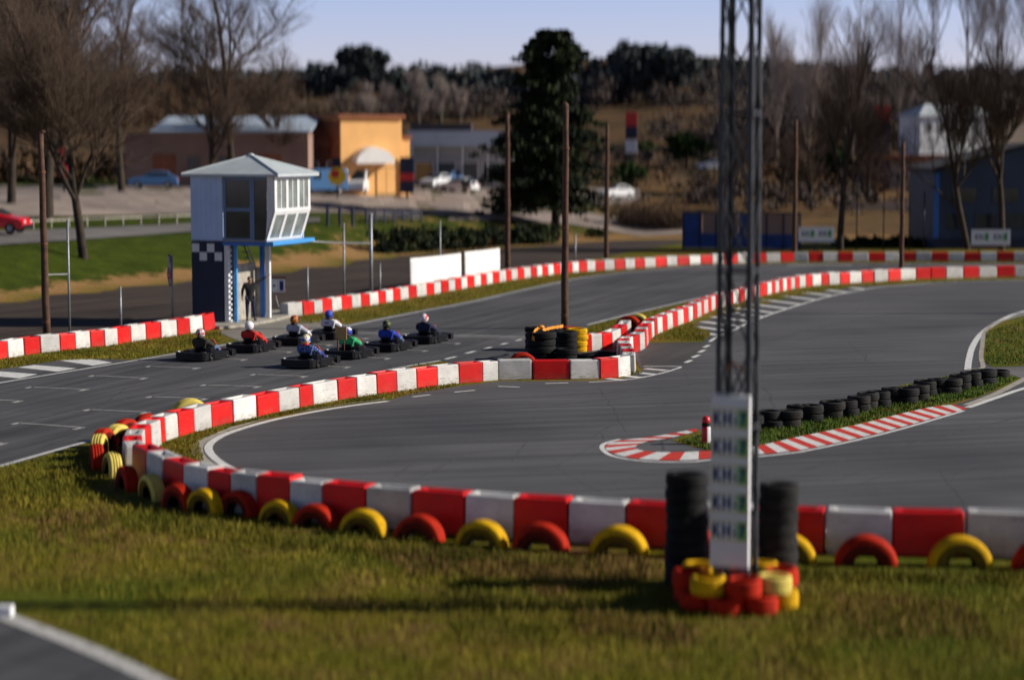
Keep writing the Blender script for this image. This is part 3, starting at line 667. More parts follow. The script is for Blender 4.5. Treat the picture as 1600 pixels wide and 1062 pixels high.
# stacks round the pole
gP = 'tyre stacks round the wooden pole'
stack(P(847, 562), 4, 0.98, 0.24, 'K', 'large # tyre in the widest stack, under the orange tape', 'tyres of the widest stack by the pole')
stack(P(838, 546), 4, 0.78, 0.205, 'K', '# tyre in the back stack left of the pole', 'tyres of the back stack left of the pole')
stack(P(867, 548), 4, 0.70, 0.19, 'K', '# tyre in the stack just before the pole', 'tyres of the stack just before the pole')
stack(P(885, 553), 4, 0.74, 0.20, 'K', '# tyre in the stack between pole and yellow tyres', 'tyres of the stack between pole and yellow tyres')
stack(P(902, 549), 4, 0.76, 0.205, 'Y', '# tyre in the only yellow stack', 'tyres of the yellow stack')
stack(P(893, 546), 4, 0.68, 0.203, 'R', '# tyre in the stack hiding behind the yellow stack', 'tyres of the red stack')
stack(P(884, 563), 2, 0.78, 0.21, 'K', '# tyre in the low pile against the barrier', 'tyres of the low pile against the barrier')
stack(P(917, 562), 1, 0.86, 0.22, 'K', '# tyre lying flat behind the barrier, nearest the yellow stack', None)
stack(P(943, 560), 1, 0.84, 0.22, 'O', '# tyre lying flat behind the barrier, nearest the bend', None)
mb = MB()
tp = [P(834, 562) + Vector((0, -.30, .98)), P(838, 561) + Vector((0, -.1, 1.03)), P(846, 560) + Vector((0, 0, 1.10)), P(850, 560) + Vector((0, 0, 1.0)), P(862, 558) + Vector((0, 0, 1.02)), P(876, 556) + Vector((0, 0, 1.03)), P(880, 553) + Vector((0, 0, .99))]
tpp = spline(tp, 5)
for i in range(len(tpp) - 1):
    a, b = tpp[i], tpp[i + 1]; w = 0.05 + 0.05 * math.sin(i * 1.3) ** 2; w2 = 0.05 + 0.05 * math.sin((i + 1) * 1.3) ** 2
    mb.add([a + Vector((0, -w, -w * .6)), b + Vector((0, -w2, -w2 * .6)), b + Vector((0, w2, w2 * .5)), a + Vector((0, w, w * .5))], [(0, 1, 2, 3)])
mb.ell(P(845, 560) + Vector((0, -.05, 1.08)), (.13, .09, .08), 10, 6)
mb.add([tp[0] + Vector((-.04, 0, 0)), tp[0] + Vector((.05, 0, 0)), tp[0] + Vector((.02, -.22, -.28)), tp[0] + Vector((-.08, -.2, -.26))], [(0, 1, 2, 3)])
tag(mb.build('tape', M['tape'], smooth=True), 'orange tape draped across the top of the widest black tyre stack', 'tape')
# chicane row, two high
gC = 'tyre stacks along the chicane grass'
for px, py, n, dia, kd in ((1172, 676, 2, .64, 'K'), (1203, 668, 2, .66, 'K'), (1232, 667, 2, .70, 'O'), (1246, 658, 2, .62, 'K'), (1267, 658, 2, .72, 'KO'), (1297, 652, 2, .70, 'O'), (1322, 650, 2, .66, 'K'), (1341, 643, 2, .64, 'O'), (1354, 638, 2, .62, 'O'),
                          (1373, 635.5, 2, .66, 'K'), (1391, 629.5, 2, .62, 'KO'), (1414, 630, 2, .76, 'K'), (1435, 625.5, 2, .62, 'O'), (1447, 618, 2, .66, 'K'), (1464, 615, 2, .62, 'K'), (1484, 614.5, 2, .70, 'O'), (1501, 608, 2, .66, 'K'), (1517, 603.5, 2, .64, 'KO'), (1538, 600, 2, .80, 'K'), (1559, 589, 1, .68, 'K')):
    stack(P(px, py), n, dia, 0.225, kd, '# tyre in the two-high row along the chicane grass', gC, 0.05)
# black stacks and painted ring at the mast
stack(P(1072, 912), 8, 0.70, 0.233, 'K', '# tyre in the tall stack left of the mast sign', 'tyres of the tall stack left of the mast sign', 0.015)
stack(P(1215, 918), 8, 0.65, 0.218, 'O', '# tyre in the tall stack right of the mast sign', 'tyres of the tall stack right of the mast sign', 0.015)
MC = P(1149, 942)
ring = ['R', 'Y', 'R', 'Y', 'R', 'P', 'R', 'Y', 'R']
for lay in range(2):
    for k in range(8):
        a = 2 * math.pi * (k + 0.5 * lay) / 8 - 1.9; kd = ring[(k + lay * 4) % 8]
        if lay == 0: kd = 'Y' if k == 2 else 'R'
        put_tyre(kd, (MC.x + 0.72 * math.cos(a) + rnd.uniform(-.02, .02), MC.y + 0.72 * math.sin(a), 0.14 + 0.28 * lay), (R(rnd.uniform(-4, 4)), R(rnd.uniform(-4, 4)), a), 0.92, TN[kd] + ' tyre in the two-layer ring round the mast foot', 'painted tyres round the mast foot', 1.32)

# ------------------------------------------------------------------ lettering
def text_mesh(s, size, bold=0.0, ext=0.004):
    cu = bpy.data.curves.new('t', 'FONT'); cu.body = s; cu.size = size; cu.align_x = 'CENTER'; cu.align_y = 'CENTER'; cu.extrude = ext; cu.offset = bold; cu.space_character = 1.32
    o = bpy.data.objects.new('t', cu); COL.objects.link(o)
    dg = bpy.context.evaluated_depsgraph_get(); me = bpy.data.meshes.new_from_object(o.evaluated_get(dg))
    bpy.data.objects.remove(o); bpy.data.curves.remove(cu); return me
def lettering(s, w, h, mat, parent, loc, rz=0.0, bold=0.02):
    me = text_mesh(s, 1.0, bold)
    xs = [v.co.x for v in me.vertices]; ys = [v.co.y for v in me.vertices]
    sx = w / (max(xs) - min(xs)); sy = h / (max(ys) - min(ys)); cx = (max(xs) + min(xs)) / 2; cy = (max(ys) + min(ys)) / 2
    for v in me.vertices: v.co = Vector(((v.co.x - cx) * sx, -v.co.z, (v.co.y - cy) * sy))
    me.materials.clear(); me.materials.append(mat)
    o = obj('lettering', me, parent); o.location = loc; o.rotation_euler = (0, 0, rz); return o

# ------------------------------------------------------------------ lattice mast with its sign
def build_mast():
    th = R(21.6); root = thing('lattice_mast', 'tall grey steel lattice mast with white sign stickers, standing in painted tyres', 'mast', (MC.x, MC.y, 0), -th)
    a = 0.285; Ht = 13.0; tp = lambda z: a * (1 - 0.008 * z)
    for sx, sy in ((-1, -1), (1, -1), (-1, 1), (1, 1)):
        mb = MB(); w = 0.080; t = 0.014
        for z0, z1 in ((0, Ht),):
            for (dx0, dx1, dy0, dy1) in ((0, w, 0, t), (0, t, t, w)):
                vs = []
                for z in (z0, z1):
                    q = tp(z)
                    for x_, y_ in ((dx0, dy0), (dx1, dy0), (dx1, dy1), (dx0, dy1)): vs.append((sx * (q - x_), sy * (q - y_), z))
                fs = [(3, 2, 1, 0), (4, 5, 6, 7), (0, 1, 5, 4), (1, 2, 6, 5), (2, 3, 7, 6), (3, 0, 4, 7)]
                if sx * sy < 0: fs = [tuple(reversed(f)) for f in fs]
                mb.add(vs, fs)
        mb.build('leg', M['mast'], root)
    ph = 1.22
    for face in range(4):
        mb = MB()
        ca, sa = math.cos(face * math.pi / 2), math.sin(face * math.pi / 2)
        def pt(u, z):
            q = tp(z) - 0.008; x_, y_ = u * q, -q; return (x_ * ca - y_ * sa, x_ * sa + y_ * ca, z)
        k = 0; z = 0.4
        while z + ph < Ht:
            mb.tube([pt(-1, z), pt(1, z + ph)], 0.018, 5); mb.tube([pt(1, z), pt(-1, z + ph)], 0.018, 5)
            if k % 2 == 0: mb.tube([pt(-1, z), pt(1, z)], 0.026, 5)
            z += ph; k += 1
        mb.build('bracing', M['mast'], root)
    mb = MB()
    for k in range(1): mb.tube([(-0.1 + .04 * k, 0.0, 0), (-0.12 + .04 * k, 0.03, 5), (-0.1 + .05 * k, 0, 9), (-.1 + .04 * k, 0, 13)], 0.012, 5)
    mb.build('cable', M['dark_metal'], root)
    mb = MB(); mb.tube(spline([(-0.14, -.2, 3.72), (-.10, -.24, 3.80), (0.02, -.25, 3.82), (0.14, -.22, 3.76), (0.24, -.2, 3.60), (0.25, -.2, 3.42)], 5), 0.026, 7)
    mb.build('cable_loop', M['rust'], root, smooth=True)
    # sign box on the front face
    sb = MB(); w = 0.31; y0 = -0.42; z0, z1 = 0.66, 3.36
    sb.box(-w, w, y0, -0.31, z0, z1); s = sb.build('sign_panel', M['sign_white'], root, bevel=0.01)
    for k, zc in enumerate((3.00, 2.56, 2.12, 1.68, 1.24)):
        q = MB(); q.box(-.285, .285, y0 - .004, y0 - .0005, zc - .155, zc + .155, 0)
        q.box(-.272, .272, y0 - .007, y0 - .0045, zc - .140, zc + .140, 1)
        st = q.build('sticker', [M['sign_yellow'], M['sticker']], s)
        lettering('KH-7', 0.52, 0.225, M['sign_blue'], s, (0, y0 - .013, zc), 0, 0.034)
    return root
build_mast()

# ------------------------------------------------------------------ skinned bodies
def skinned(name, joints, edges, root, mat, parent, sub=2):
    names = list(joints); idx = {n: i for i, n in enumerate(names)}
    me = bpy.data.meshes.new('sk'); me.from_pydata([joints[n][0] for n in names], [(idx[a], idx[b]) for a, b in edges], [])
    o = bpy.data.objects.new('sk', me); COL.objects.link(o)
    o.modifiers.new('skin', 'SKIN')
    for i, n in enumerate(names):
        r_ = joints[n][1]; sv = me.skin_vertices[0].data[i]
        sv.radius = r_ if hasattr(r_, '__len__') else (r_, r_); sv.use_root = (n == root)
    m = o.modifiers.new('sub', 'SUBSURF'); m.levels = sub; m.render_levels = sub
    dg = bpy.context.evaluated_depsgraph_get(); out = bpy.data.meshes.new_from_object(o.evaluated_get(dg))
    bpy.data.objects.remove(o); bpy.data.meshes.remove(me)
    out.name = name; out.materials.clear(); out.materials.append(mat)
    out.polygons.foreach_set('use_smooth', [True] * len(out.polygons))
    return obj(name, out, parent)
def hand_joints(pref, wrist, fwd, side, palmn, curl, r=0.011):
    """palm from the wrist along fwd, side = towards the thumb, palmn = palm normal towards which the fingers close"""
    J = {}; E = []
    w = Vector(wrist); f = Vector(fwd).normalized(); s = Vector(side); s = (s - f * s.dot(f)).normalized(); n = Vector(palmn); n = (n - f * n.dot(f) - s * n.dot(s)).normalized()
    J[pref + 'palm'] = (w + f * 0.05, (0.030, 0.016)); J[pref + 'knuckle'] = (w + f * 0.088, (0.034, 0.014))
    E.append((pref + 'palm', pref + 'knuckle'))
    for k, (off, ln) in enumerate(((0.030, 0.072), (0.010, 0.082), (-0.011, 0.076), (-0.031, 0.058))):
        b = w + f * 0.095 + s * off; d = f.copy(); last = pref + 'knuckle'
        for j in range(3):
            c = curl * (j + 1) * 0.6; d = f * math.cos(c) + n * math.sin(c)
            b = b + d * ln * (0.45, 0.32, 0.23)[j]
            nm = f'{pref}f{k}{j}'; J[nm] = (b.copy(), r * (1, .9, .75)[j]); E.append((last, nm)); last = nm
    b = w + f * 0.03 + s * 0.03; last = pref + 'palm'
    for j in range(3):
        d = (f * 0.65 + s * 0.75 + n * 0.35 * j).normalized(); b = b + d * (0.028, 0.026, 0.022)[j]
        nm = f'{pref}t{j}'; J[nm] = (b.copy(), (0.014, 0.012, 0.010)[j]); E.append((last, nm)); last = nm
    return J, E

# ------------------------------------------------------------------ go-karts with drivers
def ribbed(mb, poly, z0, z1, n, out=0.018):
    """a bumper outline stacked as n rounded ribs"""
    cx = sum(p[0] for p in poly) / len(poly); cy = sum(p[1] for p in poly) / len(poly)
    def off(k):
        r_ = []
        for i, (x, y) in enumerate(poly):
            a = Vector(poly[i - 1]); b = Vector(poly[(i + 1) % len(poly)]); t = (b - a).normalized(); nn = Vector((t.y, -t.x))
            r_.append((x - nn.x * k, y - nn.y * k))
        return r_
    lev = []
    for i in range(n):
        zz = z0 + (z1 - z0) * i / n; dz = (z1 - z0) / n
        lev += [(zz, out), (zz + dz * .18, 0), (zz + dz * .8, 0), (zz + dz * .98, out)]
    rings = [[(x, y, z) for x, y in off(k)] for z, k in lev]
    m = len(poly); vs = [v for r_ in rings for v in r_]; fs = []
    for i in range(len(rings) - 1):
        for k in range(m): fs.append((i * m + k, i * m + (k + 1) % m, (i + 1) * m + (k + 1) % m, (i + 1) * m + k))
    fs.append(tuple(range(m - 1, -1, -1))); fs.append(tuple(range((len(rings) - 1) * m, len(rings) * m)))
    mb.add(vs, fs)
def build_kart():
    root = thing('go_kart', 'x', 'kart', group='go-karts lined up on the starting grid')
    mb = MB(); mb.prism([(-.36, -.78), (.36, -.78), (.40, -.2), (.34, .40), (.26, .86), (-.26, .86), (-.34, .40), (-.40, -.2)], 0.05, 0.085)
    for s in (-1, 1): mb.tube([(s * .34, -.8, .10), (s * .38, -.1, .10), (s * .28, .5, .10), (s * .24, .86, .12)], 0.016, 6)
    mb.tube([(-.52, -.52, .13), (.52, -.52, .13)], 0.02, 8)
    mb.build('chassis', M['dark_metal'], root)
    mb = MB(); ribbed(mb, [(-.52, -.98), (-.20, -1.0), (.20, -1.0), (.52, -.98), (.585, -.90), (.59, -.70), (.54, -.66), (.48, -.74), (-.48, -.74), (-.54, -.66), (-.59, -.70), (-.585, -.90)], 0.05, 0.29, 3)
    mb.build('rear_bumper', M['black_plastic'], root)
    for s in (-1, 1):
        q = [(.40, -.46), (.56, -.50), (.62, -.42), (.66, .16), (.60, .30), (.44, .28)]
        if s < 0: q = [(-x, y) for x, y in reversed(q)]
        mb = MB(); ribbed(mb, q, 0.05, 0.30, 3, .022); mb.build('side_pod', M['black_plastic'], root)
    mb = MB(); ribbed(mb, [(-.62, .62), (-.66, .72), (-.60, .88), (-.40, 1.00), (-.15, 1.04), (.15, 1.04), (.40, 1.00), (.60, .88), (.66, .72), (.62, .62), (.50, .68), (.36, .84), (-.36, .84), (-.50, .68)][::-1], 0.06, 0.27, 3)
    mb.build('front_bumper', M['black_plastic'], root)
    mb = MB()
    sec = [(-.20, .62, .14), (-.17, .60, .27), (.17, .60, .27), (.20, .62, .14), (-.15, .92, .12), (-.11, .90, .19), (.11, .90, .19), (.15, .92, .12)]
    mb.add(sec, [(0, 1, 2, 3), (7, 6, 5, 4), (1, 5, 6, 2), (0, 4, 5, 1), (3, 2, 6, 7), (0, 3, 7, 4)]); mb.build('nose_cover', M['red_panel'], root, bevel=0.02)
    mb = MB()
    for i in range(5):
        pass
    vs = []; fs = []
    for i in range(6):
        t = i / 5; y = 0.33 + 0.33 * t; z = 0.60 - 0.30 * t - 0.05 * math.sin(t * 3.1); w = 0.12 + 0.05 * t
        vs += [(-w, y + .02, z - .02), (-w * .6, y - .01, z + .01), (0, y - .02, z + .02), (w * .6, y - .01, z + .01), (w, y + .02, z - .02)]
    for i in range(5):
        for k in range(4): fs.append((i * 5 + k, i * 5 + k + 1, (i + 1) * 5 + k + 1, (i + 1) * 5 + k))
    mb.add(vs, fs); o = mb.build('front_panel', M['orange_panel'], root, smooth=True); sd = o.modifiers.new('thick', 'SOLIDIFY'); sd.thickness = 0.02
    for (x, y, r_, w) in ((-.50, -.52, .140, .19), (.50, -.52, .140, .19), (-.47, .50, .128, .125), (.47, .50, .128, .125)):
        mb = MB(); k = Matrix.Translation((x, y, r_)) @ Matrix.Rotation(math.pi / 2, 4, 'Y'); h = w / 2
        mb.lathe([(.066, -h * .85), (r_ - .03, -h), (r_ - .006, -h * .8), (r_, -h * .4), (r_, h * .4), (r_ - .006, h * .8), (r_ - .03, h), (.066, h * .85)], 20, closed=True, mat=k)
        wh = mb.build('wheel', M['rubber'], root, smooth=True)
        mb = MB(); mb.lathe([(.0, -h * .5), (.03, -h * .5), (.062, -h * .8), (.066, -h * .8), (.066, h * .8), (.062, h * .8), (.03, h * .5), (0, h * .5)], 16, mat=k); mb.build('rim', M['dark_metal'], wh, smooth=True)
    mb = MB(); vs = []; fs = []; prof = [(.10, .12), (-.05, .095), (-.22, .10), (-.34, .18), (-.40, .30), (-.45, .42), (-.465, .47)]
    for i, (y, z) in enumerate(prof):
        w = 0.20 + 0.015 * i if i < 4 else 0.235 - .012 * (i - 4)
        for k in range(7):
            u = -1 + 2 * k / 6; lift = 0.16 * u ** 4
            vs.append((u * w, y + (0.10 * u ** 4 if i > 2 else 0), z + (lift if i < 4 else 0)))
    for i in range(len(prof) - 1):
        for k in range(6): fs.append((i * 7 + k, i * 7 + k + 1, (i + 1) * 7 + k + 1, (i + 1) * 7 + k))
    mb.add(vs, fs); o = mb.build('seat', M['black_plastic'], root, smooth=True); sd = o.modifiers.new('thick', 'SOLIDIFY'); sd.thickness = 0.02
    mb = MB(); k = Matrix.Translation((0, .18, .50)) @ Matrix.Rotation(R(-52), 4, 'X')
    ringp = [k @ Vector((.155 * math.cos(a), .135 * math.sin(a), 0)) for a in [2 * math.pi * i / 24 for i in range(25)]]
    mb.tube(ringp, 0.018, 8, caps=False)
    for a in (0.5, 2.64, 4.71): mb.tube([k @ Vector((0, 0, 0)), k @ Vector((.15 * math.cos(a), .13 * math.sin(a), 0))], 0.012, 6)
    mb.build('steering_wheel', M['dark_metal'], root, smooth=True)
    mb = MB(); mb.tube([(0, .18, .50), (0, .62, .14)], 0.018, 8); mb.build('steering_column', M['dark_metal'], root)
    mb = MB(); mb.box(.26, .46, -.40, -.10, .09, .36); mb.box(.28, .44, -.36, -.14, .36, .42)
    for i in range(5): mb.box(.25, .47, -.38 + .055 * i, -.36 + .055 * i, .20, .38)
    mb.tube(spline([(.40, -.40, .25), (.46, -.55, .24), (.46, -.72, .28), (.36, -.82, .30)], 4), 0.03, 8); mb.build('engine', M['dark_metal'], root)
    mb = MB(); mb.box(-.13, .13, .28, .50, .09, .26); mb.build('fuel_tank', M['black_plastic'], root, bevel=0.03)
    mb = MB(); mb.box(-.55, -.46, -.90, -.80, .285, .32); mb.build('tail_lamp', M['lamp'], root, bevel=0.01)
    return root
def kids(o): return [c for c in COL.objects if c.parent == o]
def copy_tree(o, parent=None):
    c = o.copy(); COL.objects.link(c); c.parent = parent
    for ch in [k for k in list(COL.objects) if k.parent == o]: copy_tree(ch, c)
    return c

DJ = {'hip': ((0, -.20, .23), (.17, .13)), 'waist': ((0, -.27, .36), (.20, .145)), 'chest': ((0, -.32, .53), (.235, .155)), 'neckb': ((0, -.335, .67), (.085, .08)), 'head': ((0, -.31, .80), (.085, .09)), 'crown': ((0, -.30, .90), (.07, .075))}
for s, n in ((-1, 'l'), (1, 'r')):
    DJ.update({n + 'sh': ((s * .225, -.31, .615), .095), n + 'el': ((s * .36, -.09, .43), .070), n + 'wr': ((s * .175, .10, .50), .048),
               n + 'th': ((s * .11, -.12, .21), .10), n + 'kn': ((s * .21, .27, .40), .072), n + 'an': ((s * .16, .60, .17), .045), n + 'toe': ((s * .17, .72, .22), .035)})
DE_T = [('hip', 'waist'), ('waist', 'chest'), ('chest', 'neckb')] + [e for n in 'lr' for e in (('chest', n + 'sh'), (n + 'sh', n + 'el'), (n + 'el', n + 'wr'))]
DE_L = [e for n in 'lr' for e in (('hip', n + 'th'), (n + 'th', n + 'kn'), (n + 'kn', n + 'an'))]
def grow(j, k, names): return {n: (j[n][0], tuple(x * k for x in j[n][1]) if hasattr(j[n][1], '__len__') else j[n][1] * k) for n in names}
def build_driver():
    root = thing('person', 'x', 'person', group='drivers seated in the go-karts')
    allE = DE_T + DE_L + [('neckb', 'head'), ('head', 'crown')] + [(n + 'an', n + 'toe') for n in 'lr']
    bj = grow(DJ, .66, DJ); bj.update(grow(DJ, .95, ['neckb', 'head', 'crown'])); skinned('body', bj, allE, 'hip', M['skin'], root, 1)
    tn = ['hip', 'waist', 'chest', 'neckb'] + [n + k for n in 'lr' for k in ('sh', 'el', 'wr')]
    skinned('jacket', grow(DJ, 1.06, tn), DE_T, 'hip', M['banner'], root, 2)
    lj = grow(DJ, 1.04, ['hip'] + [n + k for n in 'lr' for k in ('th', 'kn', 'an')]); skinned('trousers', lj, DE_L, 'hip', M['banner'], root, 2)
    for s, n in ((-1, 'l'), (1, 'r')):
        j = {'heel': ((s * .16, .60, .13), .05), 'mid': ((s * .165, .66, .17), .05), 'toe': ((s * .17, .73, .25), .04)}
        skinned('shoe', j, [('heel', 'mid'), ('mid', 'toe')], 'heel', M['rubber'], root, 2)
        hj, he = hand_joints('h', DJ[n + 'wr'][0], (-s * .15, .35, .12), (0, .15, 1), (-s * .5, .5, -.6), 0.9, 0.013)
        hj['w'] = (Vector(DJ[n + 'wr'][0]), .034); he.append(('w', 'hpalm'))
        skinned('glove', hj, he, 'w', M['rubber'], root, 1)
    # helmet: shell with chin bar, visor opening, rim and visor
    mb = MB(); c = Vector((0, -.30, .855)); vs = []; fs = []; n, m = 28, 16
    for i in range(m + 1):
        t = math.pi * (0.02 + 0.80 * i / m)
        for k in range(n):
            a = 2 * math.pi * k / n; x = math.sin(t) * math.cos(a); y = math.sin(t) * math.sin(a); z = math.cos(t)
            rx, ry, rz_ = .142, .172, .150
            f = max(0, y) * max(0, -z) * .35
            vs.append(c + Vector((x * rx, y * ry * (1 + f), z * rz_ - (0.03 if z < -.3 else 0) * max(0, y))))
    for i in range(m):
        for k in range(n):
            k2 = (k + 1) % n; fs.append((i * n + k, (i + 1) * n + k, (i + 1) * n + k2, i * n + k2))
    fs.append(tuple(range(n))[::-1])
    mb.add(vs, fs); hel = mb.build('helmet', M['car_white'], root, smooth=True)
    mb = MB(); vs = []; fs = []
    for i in range(5):
        t = math.pi * (0.40 + 0.17 * i / 4)
        for k in range(13):
            a = R(28 + 124 * k / 12); vs.append(c + Vector((math.sin(t) * math.cos(a) * .147, math.sin(t) * math.sin(a) * .178, math.cos(t) * .155)))
    for i in range(4):
        for k in range(12): fs.append((i * 13 + k, (i + 1) * 13 + k, (i + 1) * 13 + k + 1, i * 13 + k + 1))
    mb.add(vs, fs); mb.build('visor', M['glass'], hel, smooth=True)
    mb = MB(); mb.lathe([(.095, -.03), (.115, -.02), (.12, .0), (.115, .02), (.095, .03)], 16, mat=Matrix.Translation((0, -.325, .70)))
    mb.build('collar', M['rubber'], root, smooth=True)
    return root
kart0 = build_kart(); drv0 = build_driver()
C = {'black': (.012, .012, .013), 'olive': (.030, .026, .017), 'white': (.78, .78, .80), 'red': (.62, .018, .012), 'blue': (.02, .055, .42), 'navy': (.012, .016, .055), 'jeans': (.09, .16, .30), 'grey': (.42, .45, .52), 'green': (.03, .42, .17), 'yellow': (.85, .60, .03), 'orange': (.75, .16, .02), 'deepblue': (.015, .03, .22)}
def cloth(n, c): return plain(n, c, 0.85, var=0.2, scale=7, bump=0.5)
drivers = [ # kart px, py, helmet material, jacket, trousers, collar, words
 (322, 561, patch_mat('helmet black white red', [C['black'], C['white'], C['red'], C['black']], 11), cloth('dark olive jacket', C['olive']), cloth('jeans', C['jeans']), None, 'dark olive jacket, blue jeans and black white and red helmet'),
 (397, 548, patch_mat('helmet white with black', [C['white'], C['white'], C['white'], C['black']], 8), cloth('red jacket', C['red']), cloth('red trousers', C['red']), None, 'red suit and white helmet with black marks'),
 (467, 537, patch_mat('helmet orange black', [C['black'], C['orange'], C['black'], C['yellow']], 11), cloth('pale grey jacket', C['grey']), cloth('white trousers', C['white']), None, 'pale grey jacket and black and orange helmet'),
 (520, 528, patch_mat('helmet blue', [C['blue'], C['blue'], C['deepblue']], 6), cloth('white shirt', C['white']), cloth('dark trousers', C['navy']), None, 'white shirt and bright blue helmet'),
 (486, 572, patch_mat('helmet blue white yellow', [C['blue'], C['white'], C['yellow'], C['blue']], 9), patch_mat('blue printed jacket', [C['navy'], C['deepblue'], (.25, .38, .75), C['navy']], 26, .9), cloth('blue trousers', C['deepblue']), M['red_panel'], 'blue patterned jacket, red collar and blue white and yellow helmet'),
 (550, 558, patch_mat('helmet blue white red', [C['white'], C['blue'], C['blue'], C['red']], 8), cloth('green sweater', C['green']), cloth('black trousers', C['black']), None, 'bright green sweater and blue helmet'),
 (611, 546.5, patch_mat('helmet black green', [C['black'], C['black'], (.18, .26, .04), C['black']], 10), cloth('blue jacket', C['blue']), cloth('faded jeans', C['jeans']), None, 'blue jacket and black helmet with green mark'),
 (669, 534.5, patch_mat('helmet white red', [C['white'], C['white'], C['red'], C['black']], 7), cloth('navy suit', C['navy']), cloth('navy trousers', C['navy']), None, 'navy suit and white helmet with red stripe')]
HEAD = -R(18.4)
for i, (px, py, hm, jm, tm, cm, w) in enumerate(drivers):
    k = kart0 if i == 0 else copy_tree(kart0); d = drv0 if i == 0 else copy_tree(drv0)
    p = P(px, py); hd = HEAD + R((-7, -4, -5, -3, -6, -4, -6, -5)[i])
    for o in (k, d): o.location = (p.x, p.y, 0.013); o.rotation_euler = (0, 0, hd); o.scale = (1.03,) * 3 if o is k else (1.07,) * 3
    k['label'] = 'low black go-kart carrying the driver in ' + w; d['label'] = 'driver in ' + w + ', seated in a go-kart'
    if len(d['label'].split()) > 16: d['label'] = 'driver in ' + w
    if len(k['label'].split()) > 16: k['label'] = 'black go-kart under driver in ' + w
    if i: d['group'] = drv0['group']
    for c in [c for c in COL.objects if c.parent == d]:
        st = c.name.split('.')[0]
        mt = {'helmet': hm, 'jacket': jm, 'trousers': tm, 'collar': cm}.get(st)
        if st == 'shoe' and i == 4: mt = M['car_white']
        if mt:
            if c.data.users > 1: c.data = c.data.copy()
            c.data.materials.clear(); c.data.materials.append(mt)
    if i == 3:
        mb = MB(); mb.box(-.10, .10, -.485, -.470, .57, .60); mb.box(-.07, .07, -.485, -.470, .535, .555); mb.build('back_print', M['sign_blue'], d)
    if i == 5:
        mb = MB(); mb.box(-.21, .21, -.80, -.775, .66, 1.08); mb.box(-.19, .19, -.806, -.80, .69, 1.05); mb.build('rear_board', M['wood'], k)
        mb = MB(); mb.tube([(-.12, -.79, .30), (-.12, -.79, .68)], .03, 8); mb.tube([(.12, -.79, .30), (.12, -.79, .68)], .015, 8); mb.build('board_post', M['rust'], k)

